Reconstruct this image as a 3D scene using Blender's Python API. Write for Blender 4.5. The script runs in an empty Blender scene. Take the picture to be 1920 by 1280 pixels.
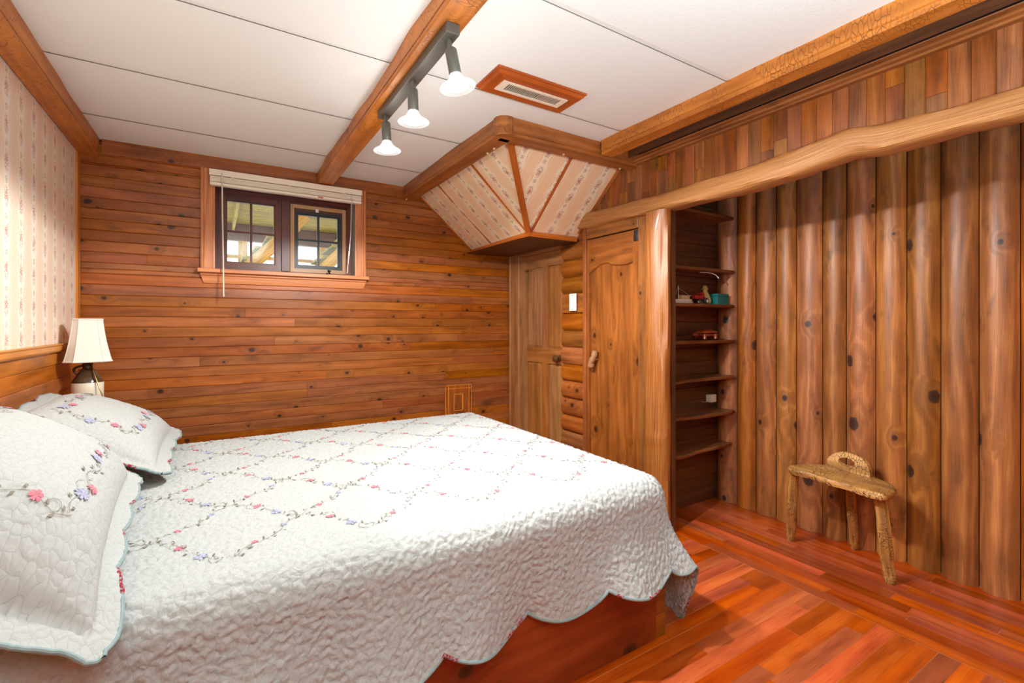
import bpy, math, random
import numpy as np
from mathutils import Vector, Matrix

R = random.Random(7)
C = bpy.context.scene.collection
PI = math.pi

# ------------------------------------------------------------------ mesh builder
class MB:
    """collects faces with uv (metres: along grain, across) and a per-board tint; build() links ONE mesh object"""
    def __init__(s):
        s.v = []; s.f = []; s.uv = []; s.t = []; s.m = []; s.sm = []
    def face(s, pts, uvs=None, tint=(.5, .5, .5), mat=0, smooth=False):
        b = len(s.v); s.v += [tuple(p) for p in pts]
        s.f.append(tuple(range(b, b + len(pts))))
        if uvs is None:
            uvs = [(0, 0)] * len(pts)
        s.uv += uvs; s.t += [tint] * len(pts); s.m.append(mat); s.sm.append(smooth)
    def grid(s, P, U, tint=(.5, .5, .5), mat=0, smooth=True, close_u=False, close_v=False):
        """P[i][j] points, U[i][j] uvs; shared vertices"""
        ni, nj = len(P), len(P[0]); b = len(s.v)
        for row in P: s.v += [tuple(p) for p in row]
        for i in range(ni if close_u else ni - 1):
            for j in range(nj if close_v else nj - 1):
                i2, j2 = (i + 1) % ni, (j + 1) % nj
                s.f.append((b + i * nj + j, b + i2 * nj + j, b + i2 * nj + j2, b + i * nj + j2))
                u0 = U[i][j]; 
                iu = U[i + 1][j] if i + 1 < ni else (2 * U[i][j][0] - U[i - 1][j][0], U[i][j][1])
                ju = U[i][j + 1] if j + 1 < nj else (U[i][j][0], 2 * U[i][j][1] - U[i][j - 1][1])
                s.uv += [u0, iu, (iu[0], ju[1]), ju]
                s.t += [tint] * 4; s.m.append(mat); s.sm.append(smooth)
    def fan(s, pts, uvs=None, tint=(.5, .5, .5), mat=0):
        s.face(pts, uvs, tint, mat)
    def box(s, a, b, grain=0, tint=None, mat=0, off=None):
        """axis aligned box a..b, grain axis"""
        if tint is None: tint = rt()
        ou, ov = off or (R.uniform(0, 40), R.uniform(0, 40))
        x0, y0, z0 = a; x1, y1, z1 = b
        V = [(x, y, z) for x in (x0, x1) for y in (y0, y1) for z in (z0, z1)]
        F = [(0, 1, 3, 2), (4, 6, 7, 5), (0, 4, 5, 1), (2, 3, 7, 6), (0, 2, 6, 4), (1, 5, 7, 3)]
        oth = [k for k in range(3) if k != grain]
        for f in F:
            pts = [V[k] for k in f]
            uv = []
            for p in pts:
                vv = p[oth[0]] + p[oth[1]]
                uv.append((ou + p[grain], ov + vv))
            # end grain faces
            s.face(pts, uv, tint, mat)
    def prof(s, o, along, across, nor, L, pts, tint=None, mat=0, smooth=False, off=None, caps=False, wob=None, seg=1):
        """profile board: pts [(across, normal)], swept along L from o"""
        if tint is None: tint = rt()
        ou, ov = off or (R.uniform(0, 40), R.uniform(0, 40))
        o, along, across, nor = map(Vector, (o, along, across, nor))
        P, U = [], []
        acc = [0.0]
        for a, b in zip(pts, pts[1:]): acc.append(acc[-1] + math.hypot(b[0] - a[0], b[1] - a[1]))
        for i in range(seg + 1):
            l = L * i / seg; row = []; ru = []
            for k, (a, n) in enumerate(pts):
                da, dn = wob(l, k) if wob else (0, 0)
                row.append(o + along * l + across * (a + da) + nor * (n + dn)); ru.append((ou + l, ov + acc[k]))
            P.append(row); U.append(ru)
        if smooth or seg > 1:
            s.grid(P, U, tint, mat, smooth)
        else:
            for i in range(seg):
                for k in range(len(pts) - 1):
                    s.face([P[i][k], P[i + 1][k], P[i + 1][k + 1], P[i][k + 1]], [U[i][k], U[i + 1][k], U[i + 1][k + 1], U[i][k + 1]], tint, mat)
        if caps:
            for r, uu in ((P[0], U[0]), (P[-1], U[-1])):
                s.face(r, [(ou + q[0] * 3, ov + q[1]) for q in pts], tint, mat)
    def tube(s, pts, rad, n=8, mat=0, tint=(.5, .5, .5), caps=True, flat=None):
        """tube along points with radius (float or list)"""
        pts = [Vector(p) for p in pts]; m = len(pts)
        if not isinstance(rad, (list, tuple)): rad = [rad] * m
        up = None; P, U = [], []; l = 0
        for i, p in enumerate(pts):
            d = (pts[min(i + 1, m - 1)] - pts[max(i - 1, 0)])
            d = d.normalized() if d.length > 1e-9 else Vector((0, 0, 1))
            if up is None:
                up = d.orthogonal().normalized()
            up = (up - d * up.dot(d))
            up = up.normalized() if up.length > 1e-6 else d.orthogonal().normalized()
            w = d.cross(up)
            if i: l += (p - pts[i - 1]).length
            P.append([p + (up * math.cos(2 * PI * k / n) + w * math.sin(2 * PI * k / n)) * rad[i] for k in range(n)])
            U.append([(l, k * 2 * PI * max(rad) / n) for k in range(n)])
        s.grid(P, U, tint, mat, True, close_v=True)
        if caps:
            s.face(P[0], [(0, 0)] * n, tint, mat); s.face(P[-1], [(l, 0)] * n, tint, mat)
    def lathe(s, prof, c=(0, 0, 0), n=32, mat=0, M=None, tint=(.5, .5, .5), smooth=True):
        c = Vector(c); P, U = [], []; l = 0
        for i, (r, z) in enumerate(prof):
            if i: l += math.hypot(r - prof[i - 1][0], z - prof[i - 1][1])
            row = []
            for k in range(n):
                q = Vector((r * math.cos(2 * PI * k / n), r * math.sin(2 * PI * k / n), z))
                if M is not None: q = M @ q
                row.append(c + q)
            P.append(row); U.append([(l, k * 2 * PI * .1 / n) for k in range(n)])
        s.grid(P, U, tint, mat, smooth, close_v=True)
    def build(s, name, mats, parent=None, bevel=None, sharp=40):
        me = bpy.data.meshes.new(name)
        me.from_pydata(s.v, [], s.f)
        if not isinstance(mats, (list, tuple)): mats = [mats]
        for m in mats: me.materials.append(m)
        me.polygons.foreach_set('material_index', s.m)
        me.polygons.foreach_set('use_smooth', s.sm)
        ul = me.uv_layers.new(name='UVMap')
        ul.data.foreach_set('uv', [c for p in s.uv for c in p])
        ca = me.color_attributes.new('tint', 'FLOAT_COLOR', 'CORNER')
        ca.data.foreach_set('color', [c for p in s.t for c in (p[0], p[1], p[2], 1)])
        me.update()
        if any(s.sm) and sharp: me.set_sharp_from_angle(angle=math.radians(sharp))
        o = bpy.data.objects.new(name, me); C.objects.link(o)
        if parent is not None: o.parent = parent; o.matrix_parent_inverse = parent.matrix_world.inverted()
        if bevel:
            b = o.modifiers.new('Bevel', 'BEVEL'); b.width = bevel; b.segments = 2; b.limit_method = 'ANGLE'
            w = o.modifiers.new('Weld', 'WELD'); w.merge_threshold = 1e-5
            o.modifiers.move(1, 0)
        return o

def rt(): return (R.random(), R.random(), R.random())

def tag(o, label, cat, kind=None, group=None):
    o['label'] = label; o['category'] = cat
    if kind: o['kind'] = kind
    if group: o['group'] = group
    return o

def thing(name, label, cat, loc, kind=None, group=None):
    o = bpy.data.objects.new(name, None); C.objects.link(o); o.location = loc
    o.empty_display_size = .05
    bpy.context.view_layer.update()
    o.matrix_world = Matrix.Translation(loc)
    return tag(o, label, cat, kind, group)

def join_parent(parent):
    bpy.context.view_layer.update()

# ------------------------------------------------------------------ materials
def srgb(r, g, b):
    f = lambda c: ((c / 255 + .055) / 1.055) ** 2.4 if c > 10.3 else c / 255 / 12.92
    return (f(r), f(g), f(b), 1)

class N:
    def __init__(s, name):
        s.mat = bpy.data.materials.new(name); s.mat.use_nodes = True
        s.t = s.mat.node_tree; s.b = s.t.nodes['Principled BSDF']; s.out = s.t.nodes['Material Output']
    def node(s, typ, ins=None, **pr):
        n = s.t.nodes.new(typ)
        for k, v in pr.items(): setattr(n, k, v)
        for k, v in (ins or {}).items(): s.set(n.inputs[k], v)
        return n
    def set(s, sock, v):
        if isinstance(v, bpy.types.NodeSocket): s.t.links.new(v, sock)
        else:
            try: sock.default_value = v
            except Exception: sock.default_value = tuple(v)[:3] if hasattr(v, '__len__') else (v,) * 3
    def m(s, op, a, b=0.0, c=0.0, clamp=False):
        n = s.t.nodes.new('ShaderNodeMath'); n.operation = op; n.use_clamp = clamp
        for i, v in enumerate((a, b, c)):
            if op in ('SINE', 'FRACT', 'ABSOLUTE', 'FLOOR', 'SQRT', 'COSINE') and i > 0: break
            s.set(n.inputs[i], v)
        return n.outputs[0]
    def step(s, v, a, b):
        """0 at a -> 1 at b, smooth, a<b or a>b"""
        n = s.t.nodes.new('ShaderNodeMapRange'); n.interpolation_type = 'SMOOTHSTEP'
        s.set(n.inputs[0], v)
        inv = isinstance(a, (int, float)) and isinstance(b, (int, float)) and a > b
        if inv: a, b = b, a
        s.set(n.inputs[1], a); s.set(n.inputs[2], b)
        s.set(n.inputs[3], 1.0 if inv else 0.0); s.set(n.inputs[4], 0.0 if inv else 1.0)
        return n.outputs[0]
    def xyz(s, x, y, z=0.0):
        return s.node('ShaderNodeCombineXYZ', {0: x, 1: y, 2: z}).outputs[0]
    def uv(s):
        n = s.node('ShaderNodeUVMap'); n.uv_map = 'UVMap'
        q = s.node('ShaderNodeSeparateXYZ', {0: n.outputs[0]})
        return q.outputs[0], q.outputs[1]
    def obj(s):
        n = s.node('ShaderNodeTexCoord'); q = s.node('ShaderNodeSeparateXYZ', {0: n.outputs['Object']})
        return n.outputs['Object'], q.outputs
    def noise(s, vec, scale=1.0, detail=3.0, rough=.5, dist=0.0):
        return s.node('ShaderNodeTexNoise', {'Vector': vec, 'Scale': scale, 'Detail': detail, 'Roughness': rough, 'Distortion': dist}).outputs[0]
    def vor(s, vec, scale, feature='F1', rnd=1.0, dims='2D'):
        n = s.node('ShaderNodeTexVoronoi', voronoi_dimensions=dims, feature=feature)
        s.set(n.inputs['Vector'], vec); s.set(n.inputs['Scale'], scale); s.set(n.inputs['Randomness'], rnd)
        return n
    def mix(s, f, a, b, blend='MIX'):
        n = s.t.nodes.new('ShaderNodeMix'); n.data_type = 'RGBA'; n.blend_type = blend
        s.set(n.inputs[0], f); s.set(n.inputs[6], a); s.set(n.inputs[7], b)
        return n.outputs[2]
    def ramp(s, f, stops):
        n = s.t.nodes.new('ShaderNodeValToRGB'); s.set(n.inputs[0], f); e = n.color_ramp.elements
        while len(e) < len(stops): e.new(.5)
        for k, (p, c) in zip(e, stops): k.position = p; k.color = c
        return n.outputs[0]
    def tint(s):
        n = s.node('ShaderNodeAttribute'); n.attribute_name = 'tint'
        q = s.node('ShaderNodeSeparateXYZ', {0: n.outputs['Vector']})
        return q.outputs
    def bump(s, h, strength=.3, dist=.002):
        n = s.node('ShaderNodeBump', {'Height': h, 'Strength': strength, 'Distance': dist})
        s.set(s.b.inputs['Normal'], n.outputs[0])
    def fin(s, col=None, rough=.5, spec=.5, **kw):
        if col is not None: s.set(s.b.inputs['Base Color'], col)
        s.set(s.b.inputs['Roughness'], rough); s.set(s.b.inputs['Specular IOR Level'], spec)
        for k, v in kw.items(): s.set(s.b.inputs[k.replace('_', ' ')], v)
        return s.mat

def flat(name, col, rough=.5, spec=.5, **kw):
    n = N(name); v, q = n.obj()
    k = n.noise(v, 60, 3)
    c = n.mix(n.m('MULTIPLY', k, .25), col, (col[0] * .8, col[1] * .8, col[2] * .8, 1))
    return n.fin(c, rough, spec, **kw)

def wood(name, dark, mid, light, ks=4.0, kp=.55, kr=.012, knotc=(62, 36, 24), rough=.35, spec=.5, bump=.25, tv=.45, th=.012,
         stain=.5, stainc=None, fig=1.0, fine=1.0, coat=0.0, hew=0.0, hews=55, hewc=(70, 35, 15), flake=0.0, halo=.45, ramp=(.29, .52, .75), hg=(.50, .66), pale=.0):
    n = N(name); u, v = n.uv(); t = n.tint()
    low = n.noise(n.xyz(n.m('MULTIPLY', u, .9), n.m('MULTIPLY', v, 7)), 1, 2, .5)
    kv = n.vor(n.xyz(n.m('MULTIPLY', u, .8), v), ks)
    kcol = n.node('ShaderNodeSeparateXYZ', {0: kv.outputs['Color']}).outputs
    wob = n.noise(n.xyz(u, v), 45, 2)
    kd = n.m('MULTIPLY', n.m('DIVIDE', kv.outputs['Distance'], ks), n.m('ADD', n.m('MULTIPLY', wob, .6), .7))
    gate = n.m('GREATER_THAN', kcol[1], 1 - kp)
    rad = n.m('MULTIPLY', n.m('ADD', n.m('MULTIPLY', kcol[0], 1.1), .3), kr)
    rel = n.m('DIVIDE', kd, rad)
    knot = n.m('MULTIPLY', n.step(rel, 1.1, .8), gate)
    core = n.m('MULTIPLY', n.step(rel, .75, .2), gate)
    hal = n.m('MULTIPLY', n.step(rel, 5.0, .9), gate)
    ph = n.m('ADD', n.m('ADD', n.m('MULTIPLY', v, 95), n.m('MULTIPLY', low, 24 * fig)), n.m('MULTIPLY', hal, 7))
    ring = n.m('ADD', n.m('MULTIPLY', n.m('SINE', ph), .5), .5)
    fn = n.noise(n.xyz(n.m('MULTIPLY', u, 7), n.m('MULTIPLY', v, 240)), 1, 3, .6)
    broad = n.noise(n.xyz(n.m('MULTIPLY', u, 3.2), n.m('MULTIPLY', v, 13)), 1, 2, .5)
    g = n.m('ADD', n.m('ADD', n.m('MULTIPLY', ring, .12), n.m('MULTIPLY', fn, .40 * fine)), n.m('MULTIPLY', broad, .48))
    col = n.ramp(g, [(ramp[0], dark), (ramp[1], mid), (ramp[2], light)])
    col = n.mix(n.m('MULTIPLY', n.step(fn, .40, .28), .45), col, tuple(c * .55 for c in dark[:3]) + (1,))
    if pale: col = n.mix(n.m('MULTIPLY', n.m('POWER', ring, 9.0), pale), col, tuple(min(1, c * 1.25) for c in light[:3]) + (1,))
    if stain:
        st = n.noise(n.xyz(n.m('MULTIPLY', u, 5.0), n.m('MULTIPLY', v, 12)), 1, 3, .6)
        sc = stainc or (dark[0] * .45, dark[1] * .45, dark[2] * .5, 1)
        col = n.mix(n.m('MULTIPLY', n.step(st, .54, .78), stain), col, sc)
    dk = tuple(c * .55 for c in mid[:3]) + (1,)
    col = n.mix(n.m('MULTIPLY', hal, halo), col, dk)
    kc = srgb(*knotc)
    kc2 = tuple(c * .5 for c in kc[:3]) + (1,)
    col = n.mix(n.m('MULTIPLY', knot, .92), col, n.mix(core, kc, kc2))
    h = n.m('MULTIPLY', fn, .6)
    if hew:
        hv = n.vor(n.xyz(n.m('MULTIPLY', u, 1.0), n.m('MULTIPLY', v, .35)), hews, 'DISTANCE_TO_EDGE')
        hm = n.noise(n.xyz(u, v), 9, 3)
        hx = n.m('MULTIPLY', n.step(hv.outputs['Distance'], .10, .02), n.step(hm, hg[0], hg[1]))
        col = n.mix(n.m('MULTIPLY', hx, hew), col, srgb(*hewc))
        h = n.m('SUBTRACT', h, n.m('MULTIPLY', hx, 1.2))
    hs = n.node('ShaderNodeHueSaturation')
    n.set(hs.inputs['Color'], col)
    n.set(hs.inputs['Value'], n.m('ADD', n.m('MULTIPLY', t[0], tv), 1 - tv / 2))
    n.set(hs.inputs['Hue'], n.m('ADD', n.m('MULTIPLY', t[1], th), .5 - th / 2))
    n.set(hs.inputs['Saturation'], n.m('ADD', n.m('MULTIPLY', t[2], .12), .965))
    col = hs.outputs[0]
    rg = n.m('ADD', n.m('MULTIPLY', broad, .18), rough - .09)
    n.bump(h, bump, .0015)
    return n.fin(col, rg, spec, Coat_Weight=coat, Coat_Roughness=.12)

S = srgb
M = {}
M['wall'] = wood('pine_panelling', S(112, 60, 28), S(156, 88, 41), S(182, 110, 56), ks=5.5, kp=.55, kr=.011, rough=.34, tv=.3, stain=.7, bump=.2)
M['wains'] = wood('wainscot_pine', S(132, 76, 32), S(186, 114, 54), S(206, 136, 74), ks=5, kp=.35, kr=.009, rough=.42, tv=.3, stain=.35)
M['log'] = wood('log_slab_pine', S(90, 53, 28), S(156, 95, 49), S(216, 150, 84), ks=3.5, kp=.7, kr=.021, knotc=(52, 34, 32), rough=.44, tv=.34, stain=.8, stainc=S(84, 56, 34), fig=1.2, halo=.5, pale=.07, ramp=(.2, .52, .86))
M['siding'] = wood('log_siding', S(100, 56, 26), S(148, 86, 40), S(178, 112, 58), ks=4.5, kp=.4, kr=.012, rough=.42, tv=.36, stain=.5)
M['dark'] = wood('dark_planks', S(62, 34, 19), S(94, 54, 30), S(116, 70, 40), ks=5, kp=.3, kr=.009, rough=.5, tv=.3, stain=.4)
M['frieze'] = wood('frieze_boards', S(98, 56, 28), S(148, 88, 45), S(176, 112, 62), ks=4.5, kp=.25, kr=.009, rough=.45, tv=.5, th=.02, stain=.55)
M['beam'] = wood('hewn_beam', S(168, 98, 40), S(204, 128, 60), S(222, 152, 84), ks=3, kp=.35, kr=.013, rough=.45, tv=.1, stain=.3, hew=.8, hews=75, hg=(.40, .58), hewc=(118, 66, 30), bump=.35, fine=.6)
M['beamd'] = wood('soffit_beam', S(134, 78, 36), S(172, 106, 54), S(192, 128, 74), ks=3, kp=.3, kr=.012, rough=.45, tv=.1, stain=.4, hew=.6, hewc=(86, 48, 22), bump=.35, fine=.6)
M['header'] = wood('peeled_log', S(136, 86, 46), S(178, 122, 72), S(216, 166, 114), ks=2.4, kp=.4, kr=.012, rough=.4, tv=.05, stain=.45, stainc=S(140, 84, 44), hew=.55, hewc=(112, 66, 34), bump=.4, fig=1.5)
M['post'] = wood('peeled_post', S(110, 62, 29), S(152, 92, 46), S(196, 136, 80), ks=2.6, kp=.4, kr=.014, rough=.34, tv=.05, stain=.4, bump=.3, coat=.2, fig=1.4)
M['door'] = wood('corner_door_pine', S(114, 72, 42), S(156, 104, 62), S(180, 126, 80), ks=3, kp=.12, kr=.008, rough=.44, tv=.16, stain=.3)
M['closet'] = wood('closet_door_pine', S(98, 54, 24), S(142, 82, 38), S(172, 106, 54), ks=3.6, kp=.65, kr=.016, knotc=(70, 34, 18), rough=.38, tv=.16, stain=.5, coat=.1)
M['trim'] = wood('window_trim', S(164, 96, 56), S(204, 132, 84), S(220, 154, 108), ks=3, kp=.05, kr=.006, rough=.42, tv=.12, stain=.15)
M['rail'] = wood('orange_trim', S(176, 106, 46), S(206, 136, 66), S(224, 158, 90), ks=3, kp=.1, kr=.006, rough=.4, tv=.12, stain=.15)
M['sash'] = wood('mahogany_sash', S(66, 28, 18), S(98, 46, 30), S(120, 62, 42), ks=3, kp=0.0, kr=.005, rough=.38, tv=.12, stain=.2)
M['screen'] = wood('screen_frame', S(150, 106, 66), S(186, 144, 100), S(206, 168, 124), ks=3, kp=0.0, kr=.005, rough=.42, tv=.1, stain=.1)
M['vent'] = wood('vent_cherry', S(138, 62, 24), S(176, 88, 40), S(194, 108, 56), ks=3, kp=0.0, kr=.005, rough=.42, tv=.1, stain=.15)
M['shelf'] = wood('shelf_board', S(74, 40, 22), S(120, 70, 40), S(172, 122, 80), ks=4, kp=.2, kr=.008, rough=.45, tv=.3, stain=.4, hew=.4)
M['bedwood'] = wood('bed_base', S(104, 42, 20), S(134, 58, 28), S(156, 74, 40), ks=2.6, kp=.5, kr=.022, rough=.42, tv=.1, stain=.35)
M['floor'] = wood('cherry_floor', S(128, 48, 21), S(174, 76, 34), S(196, 100, 46), ks=2.5, kp=.04, kr=.005, rough=.32, tv=.75, th=.008, stain=.12, bump=.06, coat=.2, fig=.6)
M['stool'] = wood('stool_elm', S(124, 80, 38), S(184, 134, 76), S(216, 172, 114), ks=5, kp=.25, kr=.011, knotc=(80, 44, 20), rough=.46, tv=.1, stain=.6, stainc=S(92, 56, 28), hew=.95, hews=80, hewc=(66, 38, 18), bump=.5, hg=(.36, .56), ramp=(.34, .52, .70))
M['bark'] = wood('branch_handle', S(110, 74, 46), S(160, 116, 78), S(200, 160, 122), ks=20, kp=.4, kr=.004, rough=.7, tv=.1, stain=.7, stainc=S(80, 44, 24), hew=.7, bump=.8)
M['turtle'] = wood('carved_rosewood', S(80, 30, 16), S(136, 58, 28), S(176, 88, 46), ks=10, kp=0.0, kr=.005, rough=.22, tv=.1, stain=.3, coat=.5)
M['night'] = wood('nightstand_pine', S(128, 68, 28), S(180, 104, 46), S(206, 130, 64), rough=.45)
M['deck'] = wood('deck_lumber', S(104, 88, 30), S(156, 134, 48), S(184, 162, 70), ks=3, kp=.2, kr=.01, rough=.7, tv=.4, stain=.3)
M['deckor'] = wood('deck_cedar', S(160, 108, 44), S(198, 148, 70), S(216, 174, 98), ks=3, kp=.1, kr=.01, rough=.7, tv=.3, stain=.2)

M['black'] = flat('black_iron', S(34, 34, 36), .4, .5)
M['track'] = flat('bronze_track', S(86, 84, 76), .4, .5)
M['white'] = flat('white_plastic', S(240, 240, 238), .35)
M['blind'] = flat('cream_vinyl', S(242, 231, 212), .4)
M['wand'] = flat('clear_wand', S(222, 216, 204), .2)
M['cream'] = flat('cream_glaze', S(228, 220, 200), .25)
M['brown'] = flat('brown_glaze', S(78, 58, 40), .15, .6)
M['metal'] = flat('dull_brass', S(130, 104, 66), .3, .5, Metallic=.8)
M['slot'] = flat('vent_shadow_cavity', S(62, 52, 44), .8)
M['gap'] = flat('groove_backing', S(52, 24, 12), .8)
M['ceilgap'] = flat('ceiling_seam', S(196, 187, 172), .8)
M['filler'] = flat('floor_filler', S(232, 190, 150), .6)
M['grille'] = flat('grille_enamel', S(236, 222, 200), .4)
M['red'] = flat('red_paint', S(176, 26, 34), .3)
M['tire'] = flat('rubber_tyre', S(34, 34, 36), .6)
M['hub'] = flat('grey_hub', S(196, 194, 190), .35)
M['teal'] = flat('teal_card', S(16, 110, 112), .5)
M['vase'] = flat('mustard_glaze', S(196, 168, 104), .3)
M['hull'] = flat('white_hull', S(236, 232, 226), .4)
M['tan'] = flat('tan_balsa', S(206, 176, 128), .5)
M['ground'] = flat('snowy_ground', S(238, 240, 244), .8)
M['thread'] = flat('vine_thread', S(134, 126, 108), .8)
M['leaf'] = flat('leaf_thread', S(130, 124, 108), .8)
M['blue'] = flat('blue_thread', S(158, 162, 190), .8)
M['rose'] = flat('rose_thread', S(208, 112, 128), .8)
M['inlay'] = flat('pale_inlay', S(232, 150, 60), .4)
M['orange'] = flat('orange_clip', S(206, 92, 36), .5)
M['greyjamb'] = flat('daylit_reveal', S(150, 156, 150), .6)  # daylight falling on the right jamb is painted as this pale grey

def ceil_mat():
    n = N('stucco_panel'); v, q = n.obj()
    k = n.noise(v, 130, 4, .6)
    n.bump(k, .25, .003)
    return n.fin(n.mix(n.m('MULTIPLY', k, .3), S(234, 236, 232), S(226, 227, 222)), .85, .2)
M['ceil'] = ceil_mat()

def wallpaper(name, base, band, rose, green):
    n = N(name); u, v = n.uv()
    P, Q = .149, .129
    dx = n.m('MULTIPLY', n.m('SUBTRACT', n.m('FRACT', n.m('DIVIDE', u, P)), .5), P)
    col_id = n.m('FLOOR', n.m('DIVIDE', u, P))
    vv = n.m('FRACT', n.m('DIVIDE', v, Q))
    ax = n.m('ABSOLUTE', dx)
    # scalloped edge of the pale floral column
    sc = n.m('MULTIPLY', n.m('SINE', n.m('MULTIPLY', vv, 2 * PI)), .006)
    pale = n.step(n.m('SUBTRACT', ax, sc), .030, .027)
    line = n.m('MULTIPLY', n.step(ax, .0385, .0395), n.step(ax, .0425, .0415))
    mott = n.noise(n.xyz(u, v), 260, 2, .6)
    dots = n.step(mott, .47, .60)
    bandc = n.mix(n.m('MULTIPLY', dots, .8), band, base)
    col = n.mix(pale, bandc, base)
    col = n.mix(n.m('MULTIPLY', line, .7), col, tuple(min(1, c * 1.12) for c in base[:3]) + (1,))
    # oval spray of roses
    def ell(cy, rx, ry, squared=False):
        ey = n.m('DIVIDE', n.m('SUBTRACT', vv, cy), ry / Q); ex = n.m('DIVIDE', dx, rx)
        return n.m('ADD', n.m('MULTIPLY', ex, ex), n.m('MULTIPLY', ey, ey))
    spray = n.step(ell(.42, .024, .042), 1.1, .6)
    bow = n.step(ell(.88, .013, .014), 1.1, .6)
    vo = n.vor(n.xyz(u, v), 230, 'F1')
    rc = n.node('ShaderNodeSeparateXYZ', {0: vo.outputs['Color']}).outputs
    blob = n.step(vo.outputs['Distance'], .55, .35)
    on = n.m('GREATER_THAN', rc[0], .35)
    isrose = n.m('GREATER_THAN', rc[1], .5)
    centre = n.step(n.m('ABSOLUTE', dx), .014, .006)
    fl = n.m('MULTIPLY', n.m('MULTIPLY', blob, on), spray)
    col = n.mix(n.m('MULTIPLY', fl, .8), col, n.mix(n.m('MULTIPLY', isrose, 1.0), green, rose))
    ros = n.m('MULTIPLY', n.m('MULTIPLY', n.step(ell(.46, .011, .016), 1.1, .7), n.step(n.noise(n.xyz(u, v), 190, 1), .42, .52)), .85)
    col = n.mix(ros, col, rose)
    bl = n.m('MULTIPLY', n.m('MULTIPLY', n.step(n.noise(n.xyz(u, v), 230, 2), .47, .55), bow), .8)
    col = n.mix(bl, col, green)
    return n.fin(col, .5, .4)
M['paper'] = wallpaper('floral_stripe_wallpaper', S(248, 238, 224), S(240, 212, 186), S(200, 124, 118), S(150, 142, 112))
M['paper2'] = wallpaper('bounce_tinted_wallpaper', S(246, 230, 202), S(238, 198, 154), S(188, 84, 76), S(118, 104, 70))  # the same paper; its deeper peach has orange bounce light painted in

def fabric():
    n = N('white_quilt_cotton'); v, q = n.obj(); u, w = n.uv()
    d = n.noise(n.xyz(u, w), 40, 2)
    p = n.xyz(n.m('ADD', u, n.m('MULTIPLY', d, .012)), n.m('ADD', w, n.m('MULTIPLY', d, .012)))
    vo = n.vor(p, 60, 'DISTANCE_TO_EDGE')
    e = n.step(vo.outputs['Distance'], .0, .28)
    wr = n.noise(n.xyz(n.m('MULTIPLY', u, 110), n.m('MULTIPLY', w, 60)), 1, 3, .6)
    h = n.m('ADD', n.m('MULTIPLY', e, .35), n.m('MULTIPLY', wr, .7))
    n.bump(h, .5, .003)
    col = n.mix(n.step(vo.outputs['Distance'], .05, .0), S(171, 174, 173), S(155, 158, 156))
    return n.fin(col, .85, .15, Sheen_Weight=.1)
M['quilt'] = fabric()

def plainfab():
    n = N('smooth_white_cotton'); v, q = n.obj()
    k = n.noise(v, 400, 2)
    n.bump(k, .15, .001)
    return n.fin(n.mix(k, S(232, 230, 222), S(224, 220, 210)), .85, .15)
M['shade'] = plainfab()

def binding():
    n = N('floral_binding'); u, v = n.uv()
    k = n.noise(n.xyz(n.m('MULTIPLY', u, 9), 0.0), 1, 1)
    pat = n.m('MULTIPLY', n.step(k, .54, .58), n.step(n.noise(n.xyz(u, v), 130, 2), .45, .52))
    col = n.mix(pat, S(134, 152, 153), S(150, 36, 52))
    return n.fin(col, .8, .2)
M['binding'] = binding()

def glass(name, dirt):
    n = N(name); v, q = n.obj()
    tr = n.node('ShaderNodeBsdfTransparent', {0: (.92, .95, .94, 1)})
    gl = n.node('ShaderNodeBsdfGlossy', {0: (1, 1, 1, 1), 'Roughness': .03})
    df = n.node('ShaderNodeBsdfDiffuse', {0: (.7, .75, .74, 1)})
    k = n.m('MULTIPLY', n.step(n.noise(v, 90, 4, .7), .45, .75), dirt)
    a = n.node('ShaderNodeMixShader', {0: n.node('ShaderNodeFresnel', {'IOR': 1.45}).outputs[0], 1: tr.outputs[0], 2: gl.outputs[0]})
    b = n.node('ShaderNodeMixShader', {0: k, 1: a.outputs[0], 2: df.outputs[0]})
    n.t.links.new(b.outputs[0], n.out.inputs[0])
    return n.mat
M['glass'] = glass('dusty_window_glass', .2)
M['glassc'] = glass('clear_flared_glass', .25)

def emit(name, col, st):
    n = N(name); e = n.node('ShaderNodeEmission', {0: col, 1: st}); tr = n.node('ShaderNodeBsdfTransparent')
    a = n.node('ShaderNodeAddShader', {0: e.outputs[0], 1: tr.outputs[0]})
    n.t.links.new(a.outputs[0], n.out.inputs[0]); return n.mat
M['bulb'] = emit('lit_bulb', (1, .98, .94, 1), 9)
def lens():
    n = N('glowing_flared_glass'); e = n.node('ShaderNodeEmission', {0: (1, .98, .95, 1), 1: 1.1}); tr = n.node('ShaderNodeBsdfTransparent')
    fr = n.node('ShaderNodeLayerWeight', {0: .45})
    m = n.node('ShaderNodeMixShader', {0: n.m('ADD', n.m('MULTIPLY', fr.outputs[1], .7), .05, 0, True), 1: tr.outputs[0], 2: e.outputs[0]})
    n.t.links.new(m.outputs[0], n.out.inputs[0]); return n.mat
M['lens'] = lens()

# ------------------------------------------------------------------ room constants (metres)
XL, XR, XG = -.629, 2.106, 2.81          # left wall, door wall, face of the log wall
YB, YF = 3.4, -1.7                        # back wall, wall behind the camera
ZC = 2.16
WX0, WX1, WZ0, WZ1 = -.006, .823, 1.483, 2.0   # window opening

VG = lambda w: [(.0, -.004), (.0035, 0), (w - .0035, 0), (w, -.004)]   # v-groove board profile

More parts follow.
